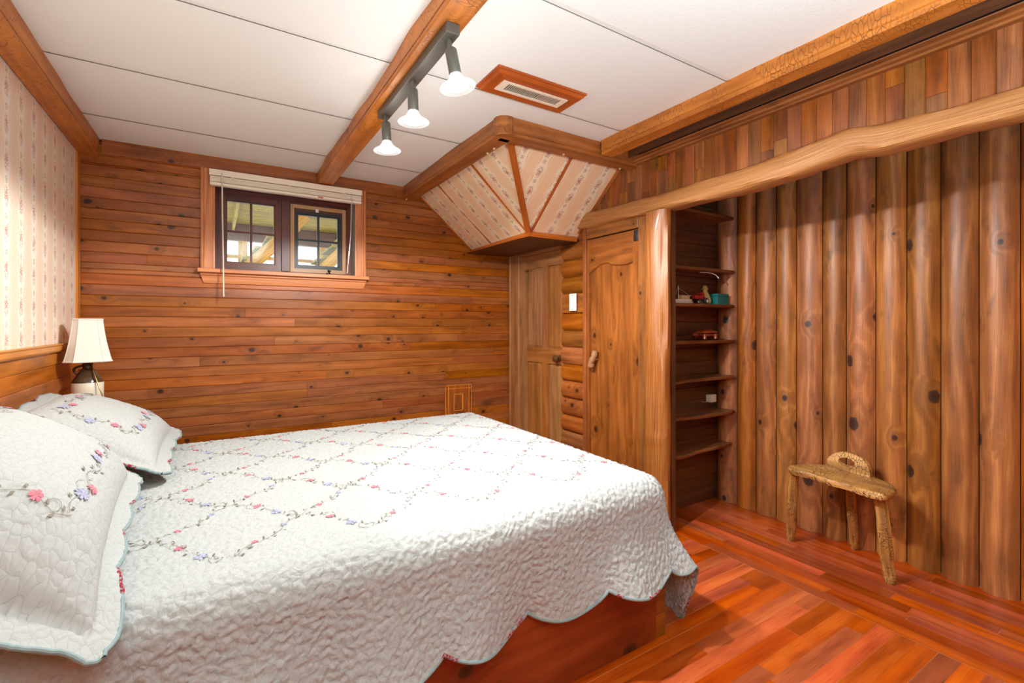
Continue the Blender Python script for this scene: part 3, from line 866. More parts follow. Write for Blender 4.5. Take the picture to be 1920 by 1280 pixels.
# ------------------------------------------------------------------ vent
def vent():
    t = thing('ceiling_vent', 'white slatted ceiling vent grille set in a reddish wood frame', 'vent', (1.155, 1.685, ZC))
    f = MB(); x0, x1, y0, y1 = .94, 1.372, 1.598, 1.776; zb = 2.138
    gx0, gx1, gy0, gy1 = .99, 1.318, 1.646, 1.726
    # frame as stepped rings
    def ring(a, b, za, zb_):
        A = [(a[0], a[2], za), (a[1], a[2], za), (a[1], a[3], za), (a[0], a[3], za)]
        B = [(b[0], b[2], zb_), (b[1], b[2], zb_), (b[1], b[3], zb_), (b[0], b[3], zb_)]
        for i in range(4):
            j = (i + 1) % 4; g = i % 2
            Q = [A[i], A[j], B[j], B[i]]; f.face(Q, [(q[g], q[1 - g] + q[2]) for q in Q], (.5, .5, .5))
    o_ = (x0, x1, y0, y1)
    sh = lambda d: (x0 + d, x1 - d, y0 + d, y1 - d)
    ring(sh(-.008), sh(-.008), 2.1595, 2.152); ring(sh(-.008), sh(0), 2.152, 2.150); ring(sh(0), sh(0), 2.150, 2.143); ring(sh(0), sh(.008), 2.143, zb)
    ring(sh(.008), (gx0 + .004, gx1 - .004, gy0 + .004, gy1 - .004), zb, zb)
    f.build('wood_frame', M['vent'], t)
    g = MB(); zg = zb - .004
    for a, b in (((gx0, gy0), (gx1, gy0 + .014)), ((gx0, gy1 - .014), (gx1, gy1)), ((gx0, gy0 + .014), (gx0 + .03, gy1 - .014)), ((gx1 - .022, gy0 + .014), (gx1, gy1 - .014))):
        g.box((a[0], a[1], zg), (b[0], b[1], zb), 0, (.5, .5, .5))
    o = g.build('grille', M['grille'], t); o['label'] = 'cream metal grille plate'
    s = MB(); n = 30
    for i in range(n):
        x = gx0 + .034 + (gx1 - gx0 - .06) * i / (n - 1)
        hw = .0019 if i < n * .55 else .0034
        s.face([(x - hw, gy0 + .014, zg + .0006), (x - hw, gy1 - .014, zg + .0006), (x + hw, gy1 - .014, zg + .002), (x + hw, gy0 + .014, zg + .002)], None)
        s.face([(x + hw, gy0 + .014, zg + .002), (x + hw, gy1 - .014, zg + .002), (x + hw, gy1 - .014, zg + .008), (x + hw, gy0 + .014, zg + .008)], None)
    s.build('slats', M['grille'], t)
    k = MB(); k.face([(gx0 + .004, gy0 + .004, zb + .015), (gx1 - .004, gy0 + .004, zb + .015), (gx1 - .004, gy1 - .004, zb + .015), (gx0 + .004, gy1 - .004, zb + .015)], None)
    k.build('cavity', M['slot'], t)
vent()

# ------------------------------------------------------------------ track light
HEADS = [((.626, 1.382, 2.05), (.024, -.016, -.15)), ((.617, 1.686, 2.05), (.004, -.002, -.155)), ((.621, 2.027, 2.05), (.006, -.004, -.146))]
def track():
    t = thing('track_light', 'bronze three-lamp track light under the middle ceiling beam, lamps lit', 'track light', (.625, 1.7, 2.082))
    b = MB(); b.box((.600, 1.34, 2.049), (.645, 2.075, 2.0815), 1, (.5, .5, .5)); b.build('track', M['track'], t, bevel=.002)
    for k, (p, d) in enumerate(HEADS):
        p = Vector(p); d = Vector(d); L = d.length; a = d.normalized()
        Mr = a.to_track_quat('Z', 'Y').to_matrix().to_4x4()
        h = thing2('lamp_head', t, p)
        s = MB(); s.tube([p + Vector((0, 0, .001)), p + a * .012 + Vector((0, 0, -.006)), p + a * .034], .0085, 12); s.build('stem', M['track'], h)
        so = MB(); so.lathe([(0, .03), (.016, .03), (.019, .034), (.0195, .108), (.017, .113), (.0, .113)], p, 24, 0, Mr); so.build('socket', M['track'], h)
        g = MB(); g.lathe([(.018, .110), (.020, .117), (.028, .130), (.042, .143), (.055, .150), (.058, .153), (.055, .1535), (.041, .1455), (.027, .132), (.018, .118)], p, 36, 0, Mr)
        g.build('glass_reflector', M['lens'], h)
        e = MB(); e.lathe([(.0, .114), (.013, .114), (.018, .124), (.026, .136), (.036, .147), (.036, .152), (.028, .156), (.014, .159), (0, .160)], p, 28, 0, Mr)
        o = e.build('bulb', M['bulb'], h); o['label'] = 'glowing lamp bulb'
        l = bpy.data.lights.new('lamp_glow', 'POINT'); l.energy = LAMP[k]; l.shadow_soft_size = .024
        l.color = (1, 1, .965)
        lo = bpy.data.objects.new('lamp_glow', l); C.objects.link(lo); lo.location = p + a * .143
        l = bpy.data.lights.new('lamp_beam', 'SPOT'); l.energy = BEAM[k]; l.shadow_soft_size = .026
        l.spot_size = math.radians((110, 166, 172)[k]); l.spot_blend = (.45, .12, .12)[k]
        l.color = (1, 1, .965)
        lo = bpy.data.objects.new('lamp_beam', l); C.objects.link(lo); lo.location = p + a * .150
        ax = Vector((.60, -.10, -.70)).normalized() if k == 0 else a
        lo.rotation_euler = (-ax).to_track_quat('Z', 'Y').to_euler()
def thing2(name, parent, loc):
    o = bpy.data.objects.new(name, None); C.objects.link(o); o.parent = parent
    o.matrix_parent_inverse = parent.matrix_world.inverted(); o.location = loc; o.empty_display_size = .03
    bpy.context.view_layer.update(); return o
LAMP = [.45, .6, .8]; BEAM = [78, 48, 50]; CEIL_FILL = 92; REAR_FILL = 0.5; SKY = 4.0; EXPO = 0.3
track()


# ------------------------------------------------------------------ window
def window():
    t = thing('window_1', 'small two-sash basement window in a pale wood casing high on the back wall', 'window', (.41, YB, WZ0), 'structure')
    x0, x1, z0, z1 = WX0, WX1, WZ0, WZ1
    # casing boards with back band
    pr = [(0, 0), (0, .022), (.006, .026), (.014, .026), (.018, .018), (.06, .016), (.064, .014), (.073, .012), (.073, 0)]
    c = MB()
    c.prof((x0 - .073, YB, z0), (0, 0, 1), (1, 0, 0), (0, -1, 0), z1 + .086 - z0, pr, (.6, .5, .5), 0, False, None, True)
    c.prof((x1 + .073, YB, z0), (0, 0, 1), (-1, 0, 0), (0, -1, 0), z1 + .086 - z0, pr, (.6, .5, .5), 0, False, None, True)
    c.prof((x0, YB, z1 + .086), (1, 0, 0), (0, 0, -1), (0, -1, 0), x1 - x0, [(0, 0), (0, .022), (.006, .026), (.014, .026), (.018, .018), (.086, .014), (.086, 0)], (.6, .5, .5), 0, False, None, True)
    c.build('casing', M['trim'], t)
    s = MB(); s.box((x0 - .088, YB - .048, z0 - .024), (x1 + .088, YB + .13, z0), 0, (.7, .5, .5)); s.build('sill', M['trim'], t, bevel=.003)
    a = MB()
    q = [(0, 0), (.0, .022), (.012, .024), (.02, .018), (.045, .016), (.062, .010), (.066, 0)]
    P, U = [], []
    for (zz, n) in q:
        f = zz / .066 * .022
        P.append([(x0 - .078 + f, YB - n, z0 - .024 - zz), (x1 + .078 - f, YB - n, z0 - .024 - zz)]); U.append([(0.3, zz), (1.4, zz)])
    a.grid(P, U, (.6, .5, .5), 0, False)
    a.face([P[k][0] for k in range(len(P))]); a.face([P[k][1] for k in range(len(P))])
    a.build('apron', M['trim'], t)
    # reveal
    yj = YB + .135
    r = MB()
    for (pa, pb, pc, pd) in (((x0, YB, z0), (x0, yj, z0), (x0, yj, z1), (x0, YB, z1)), ((x0, YB, z1), (x0, yj, z1), (x1, yj, z1), (x1, YB, z1))):
        r.face([pa, pb, pc, pd], [(q[1], q[2] + q[0]) for q in (pa, pb, pc, pd)], (.4, .5, .5))
    r.build('reveal', M['sash'], t)
    r2 = MB(); r2.box((x1, YB, z0), (x1 + .015, yj, z1), 2, (.5, .5, .5)); o = r2.build('side_jamb', M['greyjamb'], t); o['label'] = 'greyish side jamb with daylight painted into its colour'
    # outer frame + mullion
    f = MB(); ya, yb = YB + .10, YB + .15
    f.box((x0, ya, z0), (x0 + .02, yb, z1), 2); f.box((x1 - .036, ya, z0), (x1, yb, z1), 2)
    f.box((x0 + .02, ya, z1 - .022), (x1 - .036, yb, z1), 0); f.box((x0 + .02, ya, z0), (x1 - .036, yb, z0 + .02), 0)
    f.box((.372, ya - .012, z0 + .02), (.42, yb, z1 - .022), 2)
    for a_, b_, g_ in (((.421, z0 + .02), (.448, z1 - .022), 2), ((.762, z0 + .02), (.788, z1 - .022), 2), ((.448, z1 - .076), (.762, z1 - .022), 0), ((.448, z0 + .02), (.762, z0 + .046), 0)):
        f.box((a_[0], YB + .118, a_[1]), (b_[0], yb - .002, b_[1]), g_)
    f.build('frame', M['sash'], t, bevel=.002)
    def sash(name, xa, xb, za, zb, w, mat, y, mun):
        sm = MB(); d = .03
        for (p, q, g) in (((xa, za), (xa + w, zb), 2), ((xb - w, za), (xb, zb), 2), ((xa + w, zb - w), (xb - w, zb), 0), ((xa + w, za), (xb - w, za + w), 0)):
            sm.box((p[0], y, p[1]), (q[0], y + d, q[1]), g)
        # stepped inner bead
        for (p, q, g) in (((xa + w, za + w), (xa + w + .008, zb - w), 2), ((xb - w - .008, za + w), (xb - w, zb - w), 2), ((xa + w, zb - w - .008), (xb - w, zb - w), 0), ((xa + w, za + w), (xb - w, za + w + .008), 0)):
            sm.box((p[0], y + .010, p[1]), (q[0], y + d, q[1]), g)
        o = sm.build(name, mat, t, bevel=.0015)
        m = MB(); xm, zm = (xa + xb) / 2, (za + zb) / 2
        m.box((xm - .007, y + .008, za + w), (xm + .007, y + .024, zb - w), 2); m.box((xa + w, y + .009, zm - .007), (xb - w, y + .023, zm + .007), 0)
        m.build('muntin', mun, o)
        g = MB(); g.box((xa + w, y + .015, za + w), (xb - w, y + .018, zb - w), 0, (.5, .5, .5)); g.build('pane', M['glass'], o)
        return o
    sash('sash', x0 + .02, .372, z0 + .02, z1 - .022, .038, M['sash'], YB + .108, M['sash'])
    o = sash('sash', .448, .762, z0 + .045, z1 - .075, .02, M['black'], YB + .115, M['black']); o['label'] = 'dark sash behind a pale tan screen frame'
    sf = MB(); xa, xb, za, zb, w, y = .424, .785, z0 + .02, z1 - .04, .024, YB + .098
    for (p, q, g) in (((xa, za), (xa + w, zb), 2), ((xb - w, za), (xb, zb), 2), ((xa + w, zb - w), (xb - w, zb), 0), ((xa + w, za), (xb - w, za + w), 0)):
        sf.box((p[0], y, p[1]), (q[0], y + .016, q[1]), g)
    o = sf.build('screen_frame', M['screen'], t, bevel=.0015); o['label'] = 'pale tan screen frame'
    l = MB(); l.box((.582, y - .004, zb - .04), (.602, y + .0, zb - .018), 0, (.5, .5, .5)); o = l.build('latch', M['white'], t, bevel=.001); o['label'] = 'small white latch'
    k = MB(); k.box((.655, YB + .045, z0), (.695, YB + .09, z0 + .012), 0, (.5, .5, .5)); k.tube([(.675, YB + .065, z0 + .01), (.66, YB + .055, z0 + .028), (.655, YB + .045, z0 + .034), (.67, YB + .035, z0 + .03)], .005, 8)
    o = k.build('crank', M['black'], t); o['label'] = 'black window crank'
window()

def blind():
    t = thing('window_blind', 'cream slatted blind raised to a thin stack at the top of the window', 'blind', (.41, YB - .045, 1.98))
    xa, xb, ya, yb = -.036, .857, YB - .068, YB - .028
    h = MB(); h.box((xa, ya, 2.037), (xb, yb, 2.073), 0, (.5, .5, .5)); h.build('headrail', M['blind'], t, bevel=.002)
    for i in range(9):
        s = MB(); z = 1.999 + .0038 * i + R.uniform(-.0005, .0005); dx = R.uniform(-.001, .003)
        s.prof((xa + .004 + dx, ya + .002, z), (1, 0, 0), (0, 1, 0), (0, 0, 1), xb - xa - .01, [(0, 0), (.0, .0030), (.018, .0036), (.036, .003), (.036, 0), (0, 0)], (.5, .5, .5), 0, False, None, True)
        s.build('slat', M['blind'], t)
    b = MB(); b.box((xa + .003, ya, 1.979), (xb - .003, yb, 1.996), 0, (.5, .5, .5)); b.build('bottom_rail', M['blind'], t, bevel=.003)
    for x in (.085, .40, .735):
        c = MB()
        for k in range(3):
            pts = [(x + .012 * math.cos(a * .9 + k) + .004 * k, ya - .004 - .002 * math.sin(a * 2), 2.022 + .014 * math.sin(a)) for a in [i * .7 for i in range(10)]]
            c.tube(pts, .0009, 5)
        c.build('ladder_cord', M['blind'], t)
    w = MB(); w.tube([(.030, ya - .008, 2.052), (.032, ya - .010, 1.8), (.036, ya - .010, 1.55), (.038, ya - .010, 1.313)], .0042, 8)
    w.tube([(.03, ya, 2.056), (.03, ya - .008, 2.056), (.03, ya - .008, 2.045)], .002, 6)
    o = w.build('tilt_wand', M['wand'], t); o['label'] = 'long pale tilt wand'
    c = MB()
    for d in (-.003, .003):
        c.tube([(.784 + d, ya - .003, 2.045), (.784 + d, ya - .003, 1.9), (.779 + d * .5, ya - .002, 1.75), (.768 - d, ya - .001, 1.62), (.757 + d, ya, 1.495)], .0012, 5)
    c.build('lift_cord', M['wand'], t)
    g = MB(); g.box((.57, ya - .003, 1.982), (.602, ya - .0005, 1.990), 0, (.5, .5, .5)); o = g.build('clip', M['orange'], t); o['label'] = 'small orange sticker'
blind()

# ------------------------------------------------------------------ outside
def outside():
    g = MB(); g.face([(-6, YB + .2, .95), (9, YB + .2, .95), (9, 14, 1.15), (-6, 14, 1.15)], None)
    tag(g.build('ground', M['ground']), 'bright snowy ground outside the window', 'ground', 'structure')
    t = thing('outdoor_deck', 'raised wooden deck and stairs seen through the window', 'deck', (1.2, 6, 1.0))
    d = MB(); y = 4.0
    while y < 10.4:
        d.box((-3, y, 3.02), (8, y + .128, 3.055), 0); y += .14
    d.build('deck_boards', M['deck'], t)
    for k in range(11):
        j = MB(); x = -2.6 + k * .95; j.box((x, 4.0, 2.88), (x + .04, 10.2, 3.02), 1); j.build('joist', M['deck'], t)
    b = MB(); b.box((-3, 10.2, 2.70), (8, 10.35, 3.055), 0); b.build('fascia_beam', M['dark'], t)
    for x in (-1.2, .35, 1.75, 2.6, 3.9):
        p = MB(); p.box((x, 10.2, 1.0), (x + .15, 10.34, 2.70), 2); p.build('post', M['deckor'], t)
    s = MB(); s.box((-3, 10.22, 2.38), (8, 10.3, 2.44), 0); s.build('rail', M['deckor'], t)
    for (xa, ya) in ((.95, 6.6), (1.75, 6.0), (2.75, 7.2)):
        A = Vector((xa, ya, 2.60)); B = Vector((xa - .8, ya, 1.75))
        for o_ in (0.0, .8):
            st = MB(); n = Vector((.66, 0, -.75)) * .13; w = Vector((0, .04, 0)); q = Vector((0, o_, 0))
            P = [A + q, B + q, B + q + n, A + q + n]
            st.face(P, [(0, 0), (1.2, 0), (1.2, .15), (0, .15)]); st.face([v + w for v in P], [(0, 0), (1.2, 0), (1.2, .15), (0, .15)])
            for a_, b_ in ((0, 1), (2, 3)): st.face([P[a_], P[b_], P[b_] + w, P[a_] + w], [(0, 0), (1.2, 0), (1.2, .04), (0, .04)])
            st.build('stair_stringer', M['deckor'], t)
        for i in range(6):
            u = (i + .5) / 6; p = A.lerp(B, u); q = MB(); q.box((p.x - .08, p.y + .041, p.z - .02), (p.x + .12, p.y + .799, p.z + .012), 1); q.build('stair_tread', M['deck'], t)
outside()

# ------------------------------------------------------------------ access panel on the wall
def panel():
    t = thing('access_panel', 'square wooden access panel outlined with pale strips low on the plank wall', 'panel', (1.618, YB, 0))
    y = YB - .001
    p = MB()
    xs = [1.507, 1.56, 1.62, 1.68, 1.735]
    for a, b in zip(xs, xs[1:]): p.box((a, y - .006, 0), (b - .0006, y, .672), 2, (R.uniform(.4, .7), .5, .5))
    p.build('board', M['wall'], t)
    s = MB(); yf = y - .0085
    def st(x0, z0, x1, z1): s.box((x0, yf, z0), (x1, y - .006, z1), 0, (.5, .5, .5))
    st(1.507, 0, 1.511, .672); st(1.533, 0, 1.5365, .672); st(1.711, 0, 1.7145, .672); st(1.731, 0, 1.735, .672)
    st(1.507, .668, 1.735, .672); st(1.507, .642, 1.735, .6455)
    st(1.579, .468, 1.583, .60); st(1.652, .468, 1.66, .60); st(1.579, .596, 1.66, .60); st(1.579, .468, 1.66, .472)
    o = s.build('edge_strips', M['inlay'], t); o['label'] = 'thin pale orange strips'
panel()

# ------------------------------------------------------------------ bed
BX, BY0, BY1 = 1.38, 1.20, 2.71     # foot, near side, far side
TOP = .600
def bed():
    t = thing('bed', 'platform bed with reddish-brown wooden base, standing in the corner under the quilt', 'bed', (.4, 1.95, 0))
    b = MB()
    b.box((XL + .02, 1.189, .0), (1.3625, 1.215, .33), 0, (.5, .5, .5)); b.build('side_panel', M['bedwood'], t, bevel=.002)
    e = MB()
    for k in range(4): e.box((1.364, 1.191, .085 * k), (1.412, 1.215, .085 * (k + 1) - .002), 0)
    e.build('corner_boards', M['siding'], t)
    f = MB(); f.box((1.387, 1.215, 0), (1.412, 2.70, .33), 1, (.5, .5, .5)); f.build('foot_panel', M['bedwood'], t)
    s = MB(); s.box((XL + .02, 2.675, 0), (1.385, 2.70, .33), 0, (.5, .5, .5)); s.build('far_panel', M['bedwood'], t)
    m = MB(); m.box((XL + .03, 1.235, .30), (1.34, 2.675, .555), 0, (.5, .5, .5)); o = m.build('mattress', M['shade'], t, bevel=.04); o['label'] = 'white mattress'
bed()

# ------------------------------------------------------------------ puckered quilt
class Pucker:
    def __init__(s, size, seed):
        s.c = size; r = np.random.RandomState(seed); s.n = 256
        s.j = r.rand(s.n, s.n, 2) * .86 + .07; s.k = r.rand(s.n, s.n)
    def __call__(s, x, y):
        """height 0..1 : rounded cells divided by stitched grooves"""
        x = np.asarray(x) / s.c; y = np.asarray(y) / s.c
        x = x + .25 * np.sin(y * 3.1 + .9 * np.sin(x * 1.3)) + .12 * np.sin(y * 6.3); y = y + .25 * np.sin(x * 2.7) + .12 * np.sin(x * 6.9)
        ix, iy = np.floor(x).astype(int), np.floor(y).astype(int)
        d1 = np.full(x.shape, 9.0); d2 = np.full(x.shape, 9.0); k1 = np.zeros(x.shape)
        for a in (-1, 0, 1):
            for b in (-1, 0, 1):
                cx, cy = ix + a, iy + b
                j = s.j[cx % s.n, cy % s.n]
                d = np.hypot(cx + j[..., 0] - x, cy + j[..., 1] - y)
                nw = d < d1
                d2 = np.where(nw, d1, np.minimum(d2, d)); k1 = np.where(nw, s.k[cx % s.n, cy % s.n], k1); d1 = np.where(nw, d, d1)
        e = np.clip((d2 - d1) / .34, 0, 1)
        return e * e * (3 - 2 * e) * (.7 + .35 * k1) + .25 * np.maximum(0, 1 - d1 / .5)

ROLL = .085
Xe, Ye0, Ye1 = 1.352, 1.255, 2.675
NEAR_L, FOOT_L, FAR_L = .405, .60, .34
def smst(x, a, b):
    t = np.clip((x - a) / (b - a), 0, 1); return t * t * (3 - 2 * t)
def profile_tables():
    fl = np.linspace(-8, 60, 69); rr = np.linspace(0, .75, 151); dr = rr[1]
    O = np.zeros((len(fl), len(rr))); D = np.zeros_like(O)
    for i, f in enumerate(fl):
        al = np.radians(np.minimum(rr / (ROLL * PI / 2), 1) * 92 - f * smst(rr, .05, .36))
        al = np.maximum(al, 0)
        O[i, 1:] = np.cumsum((np.cos(al[1:]) + np.cos(al[:-1])) / 2 * dr); D[i, 1:] = np.cumsum((np.sin(al[1:]) + np.sin(al[:-1])) / 2 * dr)
    return fl, rr, O, D
PT = profile_tables()
def prof_eval(f, r):
    fl, rr, O, D = PT
    fi = np.clip((f - fl[0]) / (fl[1] - fl[0]), 0, len(fl) - 1.001); ri = np.clip(r / rr[1], 0, len(rr) - 1.001)
    i = fi.astype(int); j = ri.astype(int); a = fi - i; b = ri - j
    g = lambda T: (T[i, j] * (1 - a) * (1 - b) + T[i + 1, j] * a * (1 - b) + T[i, j + 1] * (1 - a) * b + T[i + 1, j + 1] * a * b)
    return g(O), g(D)
def quilt_map(X, Y):
    """flat quilt coordinates (bed top = identity, hangs beyond the edges) -> smooth surface"""
    X = np.asarray(X, float); Y = np.asarray(Y, float)
    a = np.maximum(0, X - Xe); bn = np.maximum(0, Ye0 - Y); bf = np.maximum(0, Y - Ye1)
    b = np.where(bn > 0, bn, bf); sg = np.where(bn > 0, -1.0, 1.0)
    mx = np.maximum(a / FOOT_L, b / np.where(bn > 0, NEAR_L, FAR_L)); mn = np.minimum(a / FOOT_L, b / np.where(bn > 0, NEAR_L, FAR_L))
    r = np.hypot(a, b)
    ph = np.arctan2(a, b)                        # 0 side .. pi/2 foot
    phn = np.where((a > 0) & (b > 0), ph, np.where(a > 0, PI / 2, 0))
    xc = np.minimum(X, Xe)
    # folds
    side = 13 + 7 * np.sin(xc * 5.2 + .6) + 5 * np.sin(xc * 11.0 + 1.9) + 2.5 * np.sin(xc * 23)
    side = side + 10 * smst(xc, .95, 1.3)
    far = 6 + 3 * np.sin(xc * 7)
    foot = 7 + 3 * np.sin(Y * 6 + 1)
    sidef = np.where(bn > 0, side, far)
    u = phn / (PI / 2)
    bump = np.exp(-((u - .36) / .17) ** 2) * np.where(bn > 0, 22, 10)
    fl = np.where((a > 0) & (b > 0), sidef * (1 - u) + foot * u + bump, np.where(a > 0, foot, sidef))
    o, d = prof_eval(fl, r)
    dx = np.sin(phn); dy = np.cos(phn) * sg
    hang = (a > 0) | (b > 0)
    px = np.minimum(X, Xe) + np.where(hang, o * dx, 0)
    py = np.clip(Y, Ye0, Ye1) + np.where(hang, o * dy, 0)
    # gentle mattress crown on the top
    cr = .010 * (1 - ((np.clip(Y, Ye0, Ye1) - 1.96) / .72) ** 2) * np.where(X < Xe, 1 - smst(X, 1.0, Xe) * .8, .2)
    wav = .002 * np.sin(X * 9 + Y * 4) + .0015 * np.sin(Y * 13 - X * 6)
    pz = TOP - .012 + cr + wav * (~hang) - np.where(hang, d, 0)
    return np.stack([px, py, pz], -1)
def normals(P):
    du = np.gradient(P, axis=0); dv = np.gradient(P, axis=1)
    n = np.cross(du, dv); n /= np.linalg.norm(n, axis=-1, keepdims=True) + 1e-12
    return n

def np_mesh(name, P, UV, mat, parent=None, flip=False):
    ni, nj = P.shape[:2]
    me = bpy.data.meshes.new(name)
    idx = np.arange(ni * nj).reshape(ni, nj)
    q = np.stack([idx[:-1, :-1], idx[1:, :-1], idx[1:, 1:], idx[:-1, 1:]], -1).reshape(-1, 4)
    if flip: q = q[:, ::-1]
    me.vertices.add(ni * nj); me.vertices.foreach_set('co', P.reshape(-1).astype(np.float32))
    nf = len(q); me.loops.add(nf * 4); me.loops.foreach_set('vertex_index', q.reshape(-1).astype(np.int32))
    me.polygons.add(nf); me.polygons.foreach_set('loop_start', np.arange(0, nf * 4, 4, dtype=np.int32)); me.polygons.foreach_set('use_smooth', np.ones(nf, dtype=bool))
    me.update(calc_edges=True); me.validate()
    ul = me.uv_layers.new(name='UVMap'); uvf = UV.reshape(-1, 2)[q.reshape(-1)]
    ul.data.foreach_set('uv', uvf.reshape(-1).astype(np.float32))
    me.materials.append(mat)
    o = bpy.data.objects.new(name, me); C.objects.link(o)
    if parent is not None: o.parent = parent; o.matrix_parent_inverse = parent.matrix_world.inverted()
    return o

def near_len(x):
    return NEAR_L - .058 + .058 * np.abs(np.sin(PI * (x - .79) / .285)) ** .75
def foot_len(y):
    return FOOT_L - .05 + .05 * np.abs(np.sin(PI * (y - 1.30) / .285)) ** .75

def hem_xy(s, t, x, y, ss, tt):
    return None

def flat_grid(h):
    """grid of flat coordinates following the scalloped, round-cornered hem"""
    xs_top = np.linspace(XL + .02, Xe, int((Xe - XL) / h)); xs_h = np.linspace(0, 1, int(FOOT_L / h))[1:]
    ys_top = np.linspace(Ye0, Ye1, int((Ye1 - Ye0) / h)); ys_n = np.linspace(1, 0, int(NEAR_L / h))[:-1]; ys_f = np.linspace(0, 1, int(FAR_L / h))[1:]
    nx, ny = len(xs_top) + len(xs_h), len(ys_n) + len(ys_top) + len(ys_f)
    s = np.concatenate([np.zeros(len(xs_top)), xs_h])[:, None] * np.ones((1, ny))
    bx = np.concatenate([xs_top, np.full(len(xs_h), Xe)])[:, None] * np.ones((1, ny))
    t = np.concatenate([ys_n, np.zeros(len(ys_top)), ys_f])[None] * np.ones((nx, 1))
    by = np.concatenate([np.full(len(ys_n), Ye0), ys_top, np.full(len(ys_f), Ye1)])[None] * np.ones((nx, 1))
    sg = np.concatenate([-np.ones(len(ys_n)), np.zeros(len(ys_top)), np.ones(len(ys_f))])[None] * np.ones((nx, 1))
    X = bx.copy(); Y = by.copy()
    only_s = (s > 0) & (t == 0); only_t = (t > 0) & (s == 0); both = (s > 0) & (t > 0)
    X = np.where(only_s, Xe + s * foot_len(by), X)
    tl = np.where(sg < 0, near_len(bx), FAR_L)
    Y = np.where(only_t, by + sg * t * tl, Y)
    rn = np.maximum(s, t); ang = np.where(s >= t, 90 - 45 * t / np.maximum(s, 1e-9), 45 * s / np.maximum(t, 1e-9))
    w = ang / 90
    la = np.where(sg < 0, near_len(np.array(Xe)), FAR_L); lb = np.where(sg < 0, foot_len(np.array(Ye0)), foot_len(np.array(Ye1)))
    L = la + (lb - la) * smst(w, .30, .72) + .03 * np.sin(PI * np.clip(w / .45, 0, 1)) + .03 * np.exp(-((w - .75) / .12) ** 2)
    X = np.where(both, Xe + rn * L * np.sin(np.radians(ang)), X); Y = np.where(both, by + sg * rn * L * np.cos(np.radians(ang)), Y)
    return X, Y

def sample(P, path):
    """bilinear sample of a grid at fractional index path"""
    out = []
    for i, j in path:
        i = min(max(i, 0), P.shape[0] - 1.001); j = min(max(j, 0), P.shape[1] - 1.001); a, b = int(i), int(j); u, v = i - a, j - b
        out.append(P[a, b] * (1 - u) * (1 - v) + P[a + 1, b] * u * (1 - v) + P[a, b + 1] * (1 - u) * v + P[a + 1, b + 1] * u * v)
    return out

# ---- embroidery: ribbons, leaves, petals laid on a surface function
class Embroid:
    def __init__(s, fn): s.fn = fn; s.polys = [[], [], [], []]
    def line(s, pts, w=.0012, m=0):
        pts = np.array(pts)
        d = np.gradient(pts, axis=0); d /= np.linalg.norm(d, axis=1, keepdims=True) + 1e-9
        n = np.stack([-d[:, 1], d[:, 0]], 1) * w / 2
        a, b = pts + n, pts - n
        for k in range(len(pts) - 1): s.polys[m].append([a[k], b[k], b[k + 1], a[k + 1]])
    def leaf(s, p, ang, L=.016, W=.006, m=1):
        c, q = math.cos(ang), math.sin(ang); sh = [(0, 0), (.3, .45), (.6, .5), (1, 0), (.6, -.5), (.3, -.45)]
        s.polys[m].append([np.array((p[0] + c * a * L - q * b * W, p[1] + q * a * L + c * b * W)) for a, b in sh])
    def flower(s, p, r=.016, m=2, n=7):
        a0 = R.uniform(0, 6)
        for k in range(n):
            a = a0 + 2 * PI * k / n
            pts = [np.array((p[0], p[1]))]
            for d, rr in ((-.42, .75), (-.25, 1.0), (0, .9), (.25, 1.0), (.42, .75)):
                q = a + d * 2 * PI / n; pts.append(np.array((p[0] + math.cos(q) * r * rr, p[1] + math.sin(q) * r * rr)))
            s.polys[m].append(pts)
    def vine(s, p0, p1, amp=.012, flowers=(), leaves=10, curl=True, turns=2.0):
        p0, p1 = np.array(p0), np.array(p1); d = p1 - p0; L = np.hypot(*d); d = d / L; n = np.array((-d[1], d[0]))
        ph = R.uniform(-.5, .5)
        f = lambda t: p0 + d * L * t + n * amp * math.sin(2 * PI * turns * t + ph)
        s.line([f(t) for t in np.linspace(0, 1, max(8, int(L / .008)))])
        base = math.atan2(d[1], d[0])
        for k in range(leaves):
            t = (k + R.uniform(.2, .8)) / leaves
            sd = 1 if k % 2 else -1
            if any(abs(t - ft) < .05 for ft, _, _ in flowers): continue
            q = f(t) + n * sd * .004
            s.leaf(q, base + sd * R.uniform(.5, 1.2), R.uniform(.010, .017), R.uniform(.004, .0065))
        for ft, m, r in flowers: s.flower(f(ft) + n * R.uniform(-.006, .006), r, m, 8 if m == 2 else 6)
        if curl:
            for t in (.22, .78):
                c0 = f(t); sd = R.choice((-1, 1)); r0 = R.uniform(.016, .026)
                s.line([c0 + (d * math.cos(a) + n * sd * (math.sin(a))) * r0 * (1 - a / 9) + n * sd * r0 * .2 - d * r0 for a in np.linspace(0, 4.6, 18)], .0012)
    def build(s, name, mats, parent, lift=.0028):
        V, F, MI = [], [], []
        for m, ps in enumerate(s.polys):
            for p in ps:
                b = len(V); V += [tuple(q) for q in p]; F.append(tuple(range(b, b + len(p)))); MI.append(m)
        A = np.array(V); P, Nn = s.fn(A[:, 0], A[:, 1]); off = np.array([.0000, .0004, .0006, .0006])
        lf = np.zeros(len(A)); 
        for f, m in zip(F, MI): lf[list(f)] = off[m]
        P = P + Nn * (lift + lf)[:, None]
        me = bpy.data.meshes.new(name); me.from_pydata([tuple(p) for p in P], [], F)
        for m in mats: me.materials.append(m)
        me.polygons.foreach_set('material_index', MI); me.update()
        o = bpy.data.objects.new(name, me); C.objects.link(o); o.parent = parent; o.matrix_parent_inverse = parent.matrix_world.inverted()
        return o
EMATS = None

